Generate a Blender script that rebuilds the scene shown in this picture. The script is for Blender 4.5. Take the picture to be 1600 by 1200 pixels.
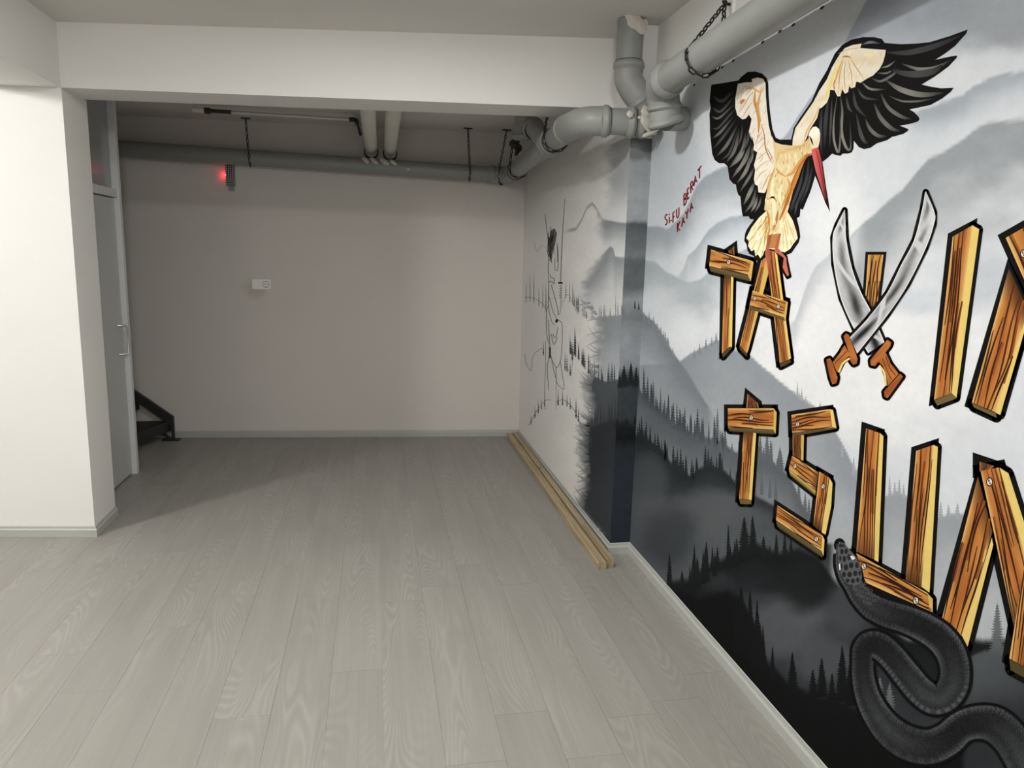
import bpy, bmesh, math, random
import numpy as np
from mathutils import Vector, Matrix
from mathutils.geometry import tessellate_polygon

S = bpy.context.scene
for o in list(bpy.data.objects):
    bpy.data.objects.remove(o, do_unlink=True)
COL = S.collection

# ------------------------------------------------------------------ camera
F, PITCH, YAW, ROLL, CAMH = 1150.9, 0.1734, 0.1855, 0.0253, 1.6
cy_, sy_, cp_, sp_ = math.cos(YAW), math.sin(YAW), math.cos(PITCH), math.sin(PITCH)
FW = Vector((sy_ * cp_, cy_ * cp_, -sp_))
r0 = Vector((cy_, -sy_, 0))
u0 = r0.cross(FW)
RT = math.cos(ROLL) * r0 + math.sin(ROLL) * u0
UP = -math.sin(ROLL) * r0 + math.cos(ROLL) * u0
cam_data = bpy.data.cameras.new('camera')
cam = bpy.data.objects.new('camera', cam_data)
COL.objects.link(cam)
m = Matrix((RT, UP, -FW)).transposed().to_4x4()
m.translation = Vector((0, 0, CAMH))
cam.matrix_world = m
cam_data.sensor_width = 36
cam_data.lens = F / 1600 * 36
cam_data.clip_start = 0.05
S.camera = cam

# ------------------------------------------------------------------ view / world
S.view_settings.view_transform = 'Standard'
S.view_settings.look = 'None'
S.view_settings.gamma = 1
S.view_settings.use_curve_mapping = False
S.view_settings.exposure = 0.0
w = bpy.data.worlds.new('world')
S.world = w
w.use_nodes = True
w.node_tree.nodes['Background'].inputs[0].default_value = (0.5, 0.5, 0.5, 1)
w.node_tree.nodes['Background'].inputs[1].default_value = 0.02

# ------------------------------------------------------------------ round ceiling lights of the room, plus unseen rear fill lamps
def ceiling_lamp(loc, power, radius=0.07, color=(1.0, 0.985, 0.955)):
    l = bpy.data.lights.new('ceiling_lamp', 'POINT')          # globe lamp under the ceiling
    l.shadow_soft_size = radius
    l.energy = power
    l.color = color
    o = bpy.data.objects.new('ceiling_lamp', l)
    o.location = loc
    COL.objects.link(o)
    return o
ceiling_lamp((-3.25, 2.38, 2.60), 205, 0.14)
ceiling_lamp((0.0, -0.6, 2.58), 118, 0.18)  # unseen fill lamp behind the viewer, added to light the beam evenly
ceiling_lamp((-2.70, -0.7, 2.58), 40, 0.28)  # weak unseen fill lamp, assumed at the rear of the left bay
panel = bpy.data.lights.new('ceiling_panel', 'AREA')          # flush round panel in the middle of the front bay
panel.shape = 'DISK'; panel.size = 0.26; panel.energy = 40; panel.color = (1.0, 0.985, 0.955)
po_ = bpy.data.objects.new('ceiling_panel', panel); po_.location = (0.0, 2.5, 2.675); COL.objects.link(po_)

# ------------------------------------------------------------------ room measures
XR, XR2, YS = 1.3684, 1.2555, 3.657          # right wall, its far part, the step between
XP, YP = -1.543, 4.246                        # pillar corner
ZB = 2.371                                    # beam underside
def yb(x): return YP - 0.1213 * (x - XP)      # beam front
def yk(x): return 6.3174 - 0.0634 * (x - XR2) # rear wall
def zc(x): return 2.680 + 0.034 * (x - XP) / 2.54
ZC2 = 2.60                                    # ceiling behind the beam
XL, YN = -4.6, -2.6                           # unseen ends of the room

# ------------------------------------------------------------------ pixel -> wall helpers (the photograph measured on the wall planes)
def ray(px, py):
    return FW + RT * ((px - 800) / F) - UP * ((py - 600) / F)
def on_x(px, py, x):
    d = ray(px, py); t = x / d.x
    return Vector((x, d.y * t, CAMH + d.z * t))
def on_z(px, py, z):
    d = ray(px, py); t = (z - CAMH) / d.z
    return Vector((d.x * t, d.y * t, z))
def on_y(px, py, y):
    d = ray(px, py); t = y / d.y
    return Vector((d.x * t, y, CAMH + d.z * t))
def to_px(x, y, z):
    d = Vector((x, y, z - CAMH)); k = d.dot(FW)
    return 800 + F * d.dot(RT) / k, 600 - F * d.dot(UP) / k

# ------------------------------------------------------------------ object helpers
def obj(name, me, mat, parent=None):
    o = bpy.data.objects.new(name, me)
    if mat is not None and not me.materials:
        me.materials.append(mat)
    COL.objects.link(o)
    if parent is not None:
        o.parent = parent
        o.matrix_parent_inverse = Matrix.Identity(4)
    return o
def thing(name, label, cat, loc=(0, 0, 0), group=None):
    o = bpy.data.objects.new(name, None)
    o.empty_display_size = 0.1
    o.location = loc
    COL.objects.link(o)
    return tag(o, label, cat, group)
def tag(o, label=None, cat=None, group=None, kind=None):
    if label: o['label'] = label
    if cat: o['category'] = cat
    if group: o['group'] = group
    if kind: o['kind'] = kind
    return o
def pydata(name, verts, faces, smooth=False):
    me = bpy.data.meshes.new(name)
    me.from_pydata([tuple(v) for v in verts], [], faces)
    if smooth:
        for p in me.polygons: p.use_smooth = True
    me.update()
    return me
class MB:
    """collects shapes for one mesh"""
    def __init__(s): s.v = []; s.f = []; s.sm = []
    def add(s, verts, faces, smooth=False):
        n = len(s.v)
        s.v += [tuple(v) for v in verts]
        s.f += [tuple(i + n for i in f) for f in faces]
        s.sm += [smooth] * len(faces)
        return s
    def prism(s, foot, z0, z1):
        """extrude a footprint (counter-clockwise); z0 / z1 numbers or functions of x"""
        g0 = z0 if callable(z0) else (lambda x: z0)
        g1 = z1 if callable(z1) else (lambda x: z1)
        n = len(foot)
        vs = [(x, y, g0(x)) for x, y in foot] + [(x, y, g1(x)) for x, y in foot]
        fs = [tuple(range(n - 1, -1, -1)), tuple(range(n, 2 * n))]
        fs += [(i, (i + 1) % n, n + (i + 1) % n, n + i) for i in range(n)]
        return s.add(vs, fs)
    def box(s, x0, x1, y0, y1, z0, z1):
        return s.prism([(x0, y0), (x1, y0), (x1, y1), (x0, y1)], z0, z1)
    def tube(s, path, r, n=20, caps=True):
        P = [Vector(p) for p in path]
        rs = r if isinstance(r, (list, tuple)) else [r] * len(P)
        T = []
        for i in range(len(P)):
            a = P[max(i - 1, 0)]; b = P[min(i + 1, len(P) - 1)]
            T.append((b - a).normalized())
        ref = Vector((0, 0, 1)) if abs(T[0].z) < 0.9 else Vector((1, 0, 0))
        nrm = (ref - T[0] * ref.dot(T[0])).normalized()
        vs = []
        for i, p in enumerate(P):
            nrm = (nrm - T[i] * nrm.dot(T[i])).normalized()
            bn = T[i].cross(nrm)
            for k in range(n):
                a = 2 * math.pi * k / n
                vs.append(p + (nrm * math.cos(a) + bn * math.sin(a)) * rs[i])
        fs = []
        for i in range(len(P) - 1):
            for k in range(n):
                a = i * n + k; b = i * n + (k + 1) % n
                fs.append((a, b, b + n, a + n))
        s.add(vs, fs, True)
        if caps:
            m0 = len(P) - 1
            s.add(vs[:n], [tuple(range(n - 1, -1, -1))]); s.add(vs[m0 * n:], [tuple(range(n))])
        return s
    def mesh(s, name):
        me = bpy.data.meshes.new(name)
        me.from_pydata(s.v, [], s.f)
        me.polygons.foreach_set('use_smooth', s.sm)
        me.update()
        return me
    def build(s, name, mat, parent=None, bevel=0):
        me = s.mesh(name)
        o = obj(name, me, mat, parent)
        if bevel:
            b = o.modifiers.new('bevel', 'BEVEL'); b.width = bevel; b.segments = 2; b.limit_method = 'ANGLE'
        return o
def smooth_path(pts, n=8):
    """Catmull-Rom through points of any dimension"""
    P = [np.array(p, float) for p in pts]
    P = [2 * P[0] - P[1]] + P + [2 * P[-1] - P[-2]]
    out = []
    for i in range(1, len(P) - 2):
        a, b, c, d = P[i - 1:i + 3]
        for k in range(n):
            t = k / n
            out.append(0.5 * ((2 * b) + (c - a) * t + (2 * a - 5 * b + 4 * c - d) * t * t + (3 * b - a - 3 * c + d) * t ** 3))
    out.append(P[-2])
    return out

# ------------------------------------------------------------------ materials
def lin(c):
    c = c / 255
    return c / 12.92 if c <= 0.04045 else ((c + 0.055) / 1.055) ** 2.4
def srgb(r, g, b): return (lin(r), lin(g), lin(b), 1)
class NT:
    def __init__(s, name):
        s.m = bpy.data.materials.new(name); s.m.use_nodes = True
        s.t = s.m.node_tree; s.b = s.t.nodes['Principled BSDF']
    def n(s, kind, **kw):
        nd = s.t.nodes.new(kind)
        for k, v in kw.items():
            if k.startswith('i_'):
                key = k[2:]
                nd.inputs[int(key) if key.isdigit() else key].default_value = v
            else: setattr(nd, k, v)
        return nd
    def l(s, a, b): s.t.links.new(a, b)
    def ramp(s, fac, stops):
        r = s.n('ShaderNodeValToRGB')
        e = r.color_ramp.elements
        while len(e) < len(stops): e.new(0.5)
        for k, (p, c) in enumerate(stops): e[k].position = p; e[k].color = c
        s.l(fac, r.inputs[0]); return r.outputs[0]
    def mix(s, fac, a, b, mode='MIX'):
        x = s.n('ShaderNodeMix', data_type='RGBA', blend_type=mode)
        for k, v in ((0, fac), (6, a), (7, b)):
            if hasattr(v, 'is_linked'): s.l(v, x.inputs[k])
            else: x.inputs[k].default_value = v
        return x.outputs[2]
    def math(s, op, a, b=0.0, c=0.0):
        x = s.n('ShaderNodeMath', operation=op)
        for k, v in ((0, a), (1, b), (2, c)):
            if hasattr(v, 'is_linked'): s.l(v, x.inputs[k])
            else: x.inputs[k].default_value = v
        return x.outputs[0]
    def bump(s, h, strength, dist=0.01):
        b = s.n('ShaderNodeBump'); b.inputs['Strength'].default_value = strength; b.inputs['Distance'].default_value = dist
        s.l(h, b.inputs['Height']); s.l(b.outputs[0], s.b.inputs['Normal'])
    def coord(s, which='Object', scale=(1, 1, 1)):
        tc = s.n('ShaderNodeTexCoord'); mp = s.n('ShaderNodeMapping')
        mp.inputs['Scale'].default_value = scale
        s.l(tc.outputs[which], mp.inputs[0]); return mp.outputs[0]
    def noise(s, vec, scale, detail=4, rough=0.5, dist=0.0):
        x = s.n('ShaderNodeTexNoise'); x.inputs['Scale'].default_value = scale; x.inputs['Detail'].default_value = detail
        x.inputs['Roughness'].default_value = rough; x.inputs['Distortion'].default_value = dist
        s.l(vec, x.inputs['Vector']); return x.outputs[0]
def plain(name, col, rough=0.5, metal=0.0, var=0.06, scale=6.0, bump=0.0, spec=0.5):
    t = NT(name); c = t.coord()
    nz = t.noise(c, scale)
    f = t.math('MULTIPLY_ADD', nz, 2 * var, 1 - var)
    x = t.n('ShaderNodeCombineColor')
    for k in range(3): t.l(t.math('MULTIPLY', f, col[k]), x.inputs[k])
    t.l(x.outputs[0], t.b.inputs['Base Color'])
    t.b.inputs['Roughness'].default_value = rough; t.b.inputs['Metallic'].default_value = metal
    t.b.inputs['Specular IOR Level'].default_value = spec
    if bump:
        t.bump(t.noise(c, scale * 12, 6, 0.6), bump, 0.003)
    return t.m
def plaster(name, col, stain=None):
    t = NT(name); c = t.coord()
    big = t.noise(c, 1.1, 5, 0.6); fine = t.noise(c, 60, 6, 0.65)
    a = t.mix(big, tuple(x * 0.95 for x in col) + (1,), tuple(min(1, x * 1.03) for x in col) + (1,))
    if stain:
        loc, rad, dark = stain
        g = t.n('ShaderNodeVectorMath', operation='DISTANCE'); t.l(c, g.inputs[0]); g.inputs[1].default_value = loc
        d = t.math('ADD', g.outputs['Value'], t.math('MULTIPLY', t.noise(c, 14, 4), 0.12))
        mr = t.n('ShaderNodeMapRange'); t.l(d, mr.inputs[0])
        mr.inputs[1].default_value = rad; mr.inputs[2].default_value = rad * 2.4
        mr.inputs[3].default_value = 0.55; mr.inputs[4].default_value = 0.0
        a = t.mix(mr.outputs[0], a, dark)
    t.l(a, t.b.inputs['Base Color'])
    t.b.inputs['Roughness'].default_value = 0.75; t.b.inputs['Specular IOR Level'].default_value = 0.25
    t.bump(fine, 0.12, 0.004)
    return t.m
M = {}
WHITE = (0.80, 0.79, 0.765)
M['wall'] = plaster('white_plaster', WHITE)
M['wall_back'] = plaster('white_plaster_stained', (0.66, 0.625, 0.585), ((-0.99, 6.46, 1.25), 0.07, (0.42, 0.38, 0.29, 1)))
M['wall_grey'] = plaster('grey_plaster', (0.42, 0.42, 0.41))
M['ceiling'] = plaster('ceiling_plaster', (0.70, 0.68, 0.645))
M['skirting'] = plain('skirting_grey', (0.43, 0.44, 0.41), 0.45, var=0.05)
M['pvc'] = plain('grey_pvc', (0.265, 0.275, 0.26), 0.42, var=0.07, scale=9)
M['pvc_joint'] = plain('grey_pvc_joint', (0.27, 0.28, 0.262), 0.45, var=0.08, scale=14)
M['seal'] = plain('black_rubber_seal', (0.03, 0.03, 0.03), 0.6)
M['putty'] = plain('cream_putty', (0.62, 0.58, 0.50), 0.8, var=0.2, scale=40, bump=0.5)
M['chain'] = plain('blackened_chain', (0.035, 0.033, 0.03), 0.45, metal=0.7)
M['black_metal'] = plain('black_metal', (0.018, 0.018, 0.018), 0.45)
M['insul'] = plain('white_pipe_sleeve', (0.66, 0.65, 0.58), 0.7, var=0.1, scale=12, bump=0.3)
M['door'] = plain('door_white_panel', (0.50, 0.515, 0.515), 0.32, var=0.03)
M['door_frame'] = plain('door_frame_white', (0.66, 0.68, 0.69), 0.35, var=0.03)
M['transom'] = plain('transom_gloss', (0.30, 0.31, 0.31), 0.18, var=0.03)
M['chrome'] = plain('brushed_chrome', (0.55, 0.54, 0.52), 0.28, metal=1.0)
M['plastic'] = plain('white_plastic', (0.88, 0.87, 0.83), 0.35, var=0.02)
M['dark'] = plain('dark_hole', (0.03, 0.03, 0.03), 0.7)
M['lamp_body'] = plain('lamp_grey_plastic', (0.30, 0.31, 0.31), 0.5)
M['lamp_lens'] = plain('lamp_lens_dots', (0.75, 0.75, 0.72), 0.2)
def emis(name, col, st):
    t = NT(name); t.b.inputs['Base Color'].default_value = col
    t.b.inputs['Emission Color'].default_value = col; t.b.inputs['Emission Strength'].default_value = st
    return t.m
M['led'] = emis('red_led', (1, 0.03, 0.05, 1), 14)
def floor_mat():
    t = NT('grey_oak_laminate')
    tc = t.n('ShaderNodeTexCoord'); oi = t.n('ShaderNodeObjectInfo')
    off = t.n('ShaderNodeCombineXYZ')
    t.l(t.math('MULTIPLY', oi.outputs['Random'], 37.0), off.inputs[0]); t.l(t.math('MULTIPLY', oi.outputs['Random'], 91.0), off.inputs[1])
    va = t.n('ShaderNodeVectorMath', operation='ADD'); t.l(tc.outputs['Object'], va.inputs[0]); t.l(off.outputs[0], va.inputs[1])
    def mp(sc):
        q = t.n('ShaderNodeMapping'); q.inputs['Scale'].default_value = sc; t.l(va.outputs[0], q.inputs[0]); return q.outputs[0]
    warp = t.noise(mp((6.5, 0.95, 1)), 1.0, 0.6, 0.35)
    rings = t.math('SINE', t.math('MULTIPLY', warp, 190.0))          # fine contour-like cathedral figure
    rings = t.math('POWER', t.math('MULTIPLY_ADD', rings, 0.5, 0.5), 1.6)
    region = t.noise(mp((4.5, 0.7, 1)), 1.6, 2)
    rmask = t.n('ShaderNodeMapRange'); t.l(region, rmask.inputs[0]); rmask.inputs[1].default_value = 0.44; rmask.inputs[2].default_value = 0.62
    fibre = t.noise(mp((70, 2.0, 1)), 1.0, 6, 0.65)
    streak = t.noise(mp((16, 0.5, 1)), 1.0, 4, 0.55)
    cloud = t.noise(mp((5, 1.3, 1)), 1.0, 4, 0.55)
    base = t.mix(oi.outputs['Random'], (0.262, 0.252, 0.226, 1), (0.284, 0.274, 0.247, 1))
    base = t.mix(t.math('MULTIPLY', cloud, 0.9), base, (0.350, 0.341, 0.311, 1))
    sm = t.n('ShaderNodeMapRange'); t.l(streak, sm.inputs[0]); sm.inputs[1].default_value = 0.35; sm.inputs[2].default_value = 0.7; sm.inputs[4].default_value = 0.4
    base = t.mix(sm.outputs[0], base, (0.392, 0.381, 0.348, 1))
    base = t.mix(t.math('MULTIPLY', fibre, 0.42), base, (0.168, 0.160, 0.140, 1))
    ring = t.math('MULTIPLY', t.math('MULTIPLY', rings, rmask.outputs[0]), 0.22)
    base = t.mix(ring, base, (0.47, 0.46, 0.43, 1))
    t.l(base, t.b.inputs['Base Color'])
    t.b.inputs['Roughness'].default_value = 0.43
    t.b.inputs['Specular IOR Level'].default_value = 0.4
    t.bump(fibre, 0.06, 0.002)
    return t.m
M['floor'] = floor_mat()
M['subfloor'] = plain('floor_joint_filler', (0.22, 0.212, 0.19), 0.6)
def timber():
    t = NT('raw_pine'); c = t.coord(scale=(30, 1.2, 30))
    g = t.noise(c, 1.4, 6, 0.6, 0.6)
    b = t.ramp(g, [(0.3, (0.24, 0.175, 0.095, 1)), (0.5, (0.38, 0.30, 0.18, 1)), (0.7, (0.45, 0.37, 0.24, 1))])
    k = t.noise(t.coord(scale=(10, 3, 10)), 2.0, 2)
    b = t.mix(t.math('GREATER_THAN', k, 0.73), b, (0.16, 0.09, 0.04, 1))
    t.l(b, t.b.inputs['Base Color']); t.b.inputs['Roughness'].default_value = 0.7
    t.bump(g, 0.2, 0.002)
    return t.m
M['timber'] = timber()
def paint_mat():
    t = NT('mural_wall_paint')
    a = t.n('ShaderNodeVertexColor'); a.layer_name = 'Col'
    c = t.coord()
    br = t.noise(t.coord(scale=(1, 5, 9)), 5.0, 5, 0.6)
    f = t.math('MULTIPLY_ADD', br, 0.16, 0.92)
    v = t.n('ShaderNodeVectorMath', operation='SCALE'); t.l(a.outputs[0], v.inputs[0]); t.l(f, v.inputs['Scale'])
    t.l(v.outputs[0], t.b.inputs['Base Color'])
    t.b.inputs['Roughness'].default_value = 0.7; t.b.inputs['Specular IOR Level'].default_value = 0.08
    t.bump(t.noise(c, 60, 6, 0.65), 0.08, 0.004)
    return t.m
M['paint'] = paint_mat()

# ================================================================== the setting
def struct(o, label, cat):
    return tag(o, label, cat, kind='structure')
# floor: sub-floor slab and laminate planks
mb = MB().box(XL - .2, 1.6, YN - .2, 7.0, -0.15, -0.003)
floor = struct(mb.build('floor', M['subfloor']), 'grey oak laminate floor across the whole basement room', 'floor')
PW, PL, GAP = 0.193, 1.286, 0.0004
pm = {}
rng = random.Random(5)
def plank(x0, x1, y0, y1):
    key = (round(x1 - x0, 3), round(y1 - y0, 3))
    if key not in pm:
        hx, hy = (x1 - x0) / 2 - GAP, (y1 - y0) / 2 - GAP
        pm[key] = MB().box(-hx, hx, -hy, hy, -0.008, 0).mesh('plank')
    o = obj('plank', pm[key], M['floor'], floor)
    o.location = ((x0 + x1) / 2, (y0 + y1) / 2, 0)
ncol = 24
for i in range(ncol):
    x1 = XR - i * PW; x0 = x1 - PW
    if i == ncol - 1: x0 = XL
    yend = 6.62
    if i >= ncol - 1:
        plank(x0, x1, YN, yend); continue
    y = 0.7 - rng.random() * PL
    plank(x0, x1, YN, y)
    while y < yend:
        y2 = min(y + PL, yend)
        if yend - y2 < 0.12: y2 = yend
        if y2 - y > 0.02: plank(x0, x1, y, y2)
        y = y2
# ceilings
mb = MB()
mb.prism([(XL - .2, YN - .2), (1.6, YN - .2), (1.6, yb(1.6) + .15), (XL - .2, yb(XL) + .15)], zc, lambda x: 3.0)
mb.prism([(XL - .2, yb(XL - .2) + .15), (1.6, yb(1.6) + .15), (1.6, 7.0), (XL - .2, 7.0)], ZC2, 3.0)
struct(mb.build('ceiling', M['ceiling']), 'plain grey-white plaster ceiling, lower behind the cross beam', 'ceiling')
# right wall with its step
mb = MB().prism([(XR, YN - .2), (1.6, YN - .2), (1.6, 7.0), (XR2, 7.0), (XR2, YS), (XR, YS)], -0.1, 2.95)
wall_right = struct(mb.build('wall_right', M['wall']), 'long right wall carrying the painted mural, stepping inwards near the pipes', 'wall')
# back wall
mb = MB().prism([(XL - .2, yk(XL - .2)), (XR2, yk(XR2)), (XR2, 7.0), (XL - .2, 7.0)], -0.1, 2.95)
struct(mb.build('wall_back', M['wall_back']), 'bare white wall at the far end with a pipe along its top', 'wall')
# left bay wall, wall behind the camera
struct(MB().box(XL - .2, XL, YN - .2, 7.0, -.1, 2.95).build('wall_left', M['wall_grey']), 'grey wall closing the room on the left', 'wall')
struct(MB().box(XL, XR, YN - .2, YN, -.1, 2.95).build('wall_front', M['wall_grey']), 'grey wall behind the viewer', 'wall')
# pillar with the wall continuing to its left
mb = MB().prism([(XL, yb(XL)), (XP, YP), (XP, YP + .335), (XL, yb(XL) + .335)], -0.1, ZB)
struct(mb.build('pillar', M['wall']), 'broad white pillar at the left with a grey skirting', 'pillar')
# cross beam and the beam along the left bay
mb = MB().prism([(XL, yb(XL)), (XR, yb(XR)), (XR, yb(XR) + .30), (XL, yb(XL) + .30)], ZB, 2.9)
beam_x = struct(mb.build('beam', M['wall']), 'white cross beam under the ceiling above the opening to the rear', 'beam')
mb = MB().prism([(XP - .42, YN), (XP, YN), (XP, YP), (XP - .42, yb(XP - .42))], ZB, 2.9)
struct(mb.build('beam', M['wall']), 'white beam running from the pillar top towards the viewer', 'beam')
# partition with door_1: jamb, leaf, transom
door = struct(thing('door_1', 'white door beside the pillar with a metal pull handle and transom panel', 'door', (-1.71, 5.0, 0)), 'white door beside the pillar with a metal pull handle and transom panel', 'door')
def dpart(name, mat, x0, x1, y0, y1, z0, z1, bevel=0, par=None):
    o = MB().box(x0 + 1.71, x1 + 1.71, y0 - 5.0, y1 - 5.0, z0, z1).build(name, M[mat], par or door, bevel)
    return o
leaf = dpart('door_leaf', 'door', -1.745, -1.705, 4.62, 5.437, 0.012, 1.905, 0.002)
dpart('door_jamb', 'door_frame', -1.765, -1.672, 5.440, 5.485, 0, ZC2, 0.002)
dpart('door_jamb', 'door_frame', -1.765, -1.68, 4.585, 4.618, 0, ZC2, 0.002)
dpart('door_header', 'door_frame', -1.765, -1.685, 4.618, 5.440, 1.912, 1.965, 0.002)
dpart('transom_panel', 'transom', -1.74, -1.715, 4.618, 5.440, 1.965, ZC2)
hp = on_x(193, 510, -1.66)
h = MB(); hx = -1.655 + 1.71; hy = 5.37 - 5.0
zz0, zz1 = on_x(191, 556, -1.665).z, on_x(190, 510, -1.665).z
h.tube([(-1.706 + 1.71, hy - .03, zz0), (hx - .006, hy - .012, zz0), (hx, hy, zz0 + .02), (hx, hy, zz1 - .02), (hx - .006, hy - .012, zz1), (-1.706 + 1.71, hy - .03, zz1)], 0.006, 10)
h.build('door_handle', M['chrome'], leaf)
# skirtings: two-step profile
def skirt(name, pts, side, label, hgt=0.057, th=0.015):
    """pts: polyline on the floor along the wall face; side = +1 board lies left of the direction of travel"""
    P = [Vector(p) for p in pts]; n = len(P); mbs = MB()
    def offs(d):
        out = []
        for i in range(n):
            ns = []
            for a, b in ((i - 1, i), (i, i + 1)):
                if 0 <= a and b < n:
                    t = (P[b] - P[a]).normalized(); ns.append(Vector((-t.y, t.x)) * side)
            if len(ns) == 2:
                k = (ns[0] + ns[1]).normalized(); out.append(P[i] + k * (d / max(0.3, k.dot(ns[0]))))
            else: out.append(P[i] + ns[0] * d)
        return out
    prof = [(0.0, 0), (th, 0), (th, hgt * .68), (th * .62, hgt * .80), (th * .55, hgt), (0.0, hgt)]
    rows = [[(q.x, q.y, z) for q in offs(d)] for d, z in prof]
    vs = [v for r in rows for v in r]
    fs = []
    for k in range(len(prof) - 1):
        for i in range(n - 1):
            fs.append((k * n + i, k * n + i + 1, (k + 1) * n + i + 1, (k + 1) * n + i))
    fs.append(tuple(k * n for k in range(len(prof)))); fs.append(tuple(k * n + n - 1 for k in reversed(range(len(prof)))))
    mbs.add(vs, fs)
    return struct(mbs.build(name, M['skirting']), label, 'skirting')
skirt('baseboard_left', [(XL, yb(XL)), (XP, YP), (XP, YP + .33)], -1, 'pale grey skirting around the foot of the pillar')
skirt('baseboard_back', [(-1.67, yk(-1.67)), (XR2, yk(XR2))], -1, 'grey skirting along the bare far wall')
skirt('baseboard_right', [(XR2, yk(XR2)), (XR2, YS), (XR, YS), (XR, YN)], -1, 'scuffed grey skirting along the foot of the mural wall')

# ================================================================== drain pipework
R = 0.0625
Zp = 2.25
pipes = thing('drain_pipework', 'thick grey plastic drain pipes with elbows hung under the ceiling', 'pipes', (1.2, 3.6, 2.2))
O = Vector((1.2, 3.6, 2.2))
def rel(p): return Vector(p) - O
def pipe(name, path, r=R, mat='pvc', n=28):
    return MB().tube([rel(p) for p in path], r, n).build(name, M[mat], pipes)
def collar(p, d, r=R, ln=0.05, mat='pvc_joint', name='pipe_collar'):
    """socket with a raised rim: lathe along direction d centred at p"""
    p = rel(p); d = Vector(d).normalized()
    pr = [(-.5, r + .002), (-.46, r + .007), (-.2, r + .007), (-.15, r + .013), (.25, r + .013), (.32, r + .007), (.46, r + .007), (.5, r + .001)]
    o = MB().tube([p + d * (a * ln) for a, _ in pr], [b for _, b in pr], 28).build(name, M[mat], pipes)
    e = d * (ln * .5)
    MB().tube([p + e - d * .001, p + e + d * .0022], r + .0048, 28).build('seal_ring', M['seal'], o)
    return o
def bend(pts, r=R + .006, name='pipe_elbow'):
    return pipe(name, smooth_path(pts, 8), r, 'pvc_joint')
# run along the back wall
bx0, bx1 = -3.4, 0.93
bz = lambda x: 2.2475 - (x - 1.01) * 0.0303
by = lambda x: yk(x) - 0.12
pipe('pipe_run', [(bx0, by(bx0), bz(bx0)), (bx1, by(bx1), bz(bx1))])
collar((0.955, by(.955), bz(.955)), (1, -.06, 0), ln=.06)
bend([(.92, by(.92), bz(.92)), (.99, by(.99), bz(.99)), (1.055, by(1.055) - .02, 2.248), (1.09, by(1.09) - .10, 2.249), (1.093, 5.98, 2.25)])
# run beside the mural wall towards the viewer
A, B = Vector((1.093, 6.0, 2.25)), Vector((0.985, 3.86, 2.25))
dA = (B - A).normalized()
collar(A + dA * .08, dA, ln=.06)
pipe('pipe_run', [A, B])
collar(A.lerp(B, .74), dA, ln=.12)
collar(A.lerp(B, .79), dA, ln=.05)
# branch with its capped stub
bp = A.lerp(B, .70)
sx, sy, sz = 0.955, 4.93, 2.44
pipe('pipe_branch', [(sx, sy, 2.60), (sx, sy, 2.42)], R * .9)
pipe('pipe_cleanout', [(sx, sy, 2.43), (sx, sy, 2.355)], R * .98, 'pvc_joint')
collar((sx, sy, 2.36), (0, 0, 1), R * .9, .03)
pipe('pipe_branch', [(sx, sy, 2.50), (bp.x, bp.y, bp.z + .02)], R * .92)
collar(Vector((sx, sy, 2.50)).lerp(bp, .45), bp - Vector((sx, sy, 2.5)), R * .92, .05)
# front elbow to the stack in the corner
C0, C1 = Vector((1.09, 3.585, 2.247)), Vector((1.34, 3.555, 2.247))
bend([B - dA * .06, B, B + dA * .08 + Vector((.005, 0, 0)), Vector((1.0, 3.665, 2.249)), Vector((1.035, 3.61, 2.248)), C0])
collar(B - dA * .03, dA, ln=.05)
pipe('pipe_run', [C0 - Vector((.01, 0, 0)), C1])
for q in (.02, .52, .74): collar(C0.lerp(C1, q), C1 - C0, ln=.042)
# vertical stack from the ceiling
V0 = Vector((1.205, 3.59, 0))
pipe('pipe_stack', [(V0.x, V0.y, 2.712), (V0.x, V0.y, 2.49)])
collar((V0.x, V0.y, 2.505), (0, 0, 1), ln=.045)
bend([(V0.x, V0.y, 2.50), (V0.x, V0.y, 2.455), (V0.x + .018, V0.y - .004, 2.415), (V0.x + .055, V0.y - .012, 2.365), (V0.x + .09, V0.y - .02, 2.32)])
collar((V0.x + .068, V0.y - .014, 2.35), (.55, -.1, -.72), ln=.05)
collar((V0.x + .10, V0.y - .02, 2.31), (.55, -.1, -.72), ln=.05)
# run above the mural with its bend down into the joint
nz = lambda y: 2.332 + (3.1 - y) * 0.028
pipe('pipe_run', [(1.2, 3.12, nz(3.12)), (1.2, -2.5, nz(-2.5))])
collar((1.2, 3.06, nz(3.06)), (0, 1, 0), ln=.08)
bend([(1.2, 3.08, nz(3.08)), (1.204, 3.13, 2.327), (1.222, 3.17, 2.30), (1.24, 3.185, 2.25), (1.25, 3.19, 2.195)], R + .007)
collar((1.241, 3.186, 2.248), (.15, .08, -1), R + .002, .026)
collar((1.254, 3.192, 2.190), (.35, .12, -1), R + .006, .034)
pipe('pipe_stub', [(1.258, 3.195, 2.205), (1.345, 3.24, 2.215)], R * .86, 'pvc_joint')
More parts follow.
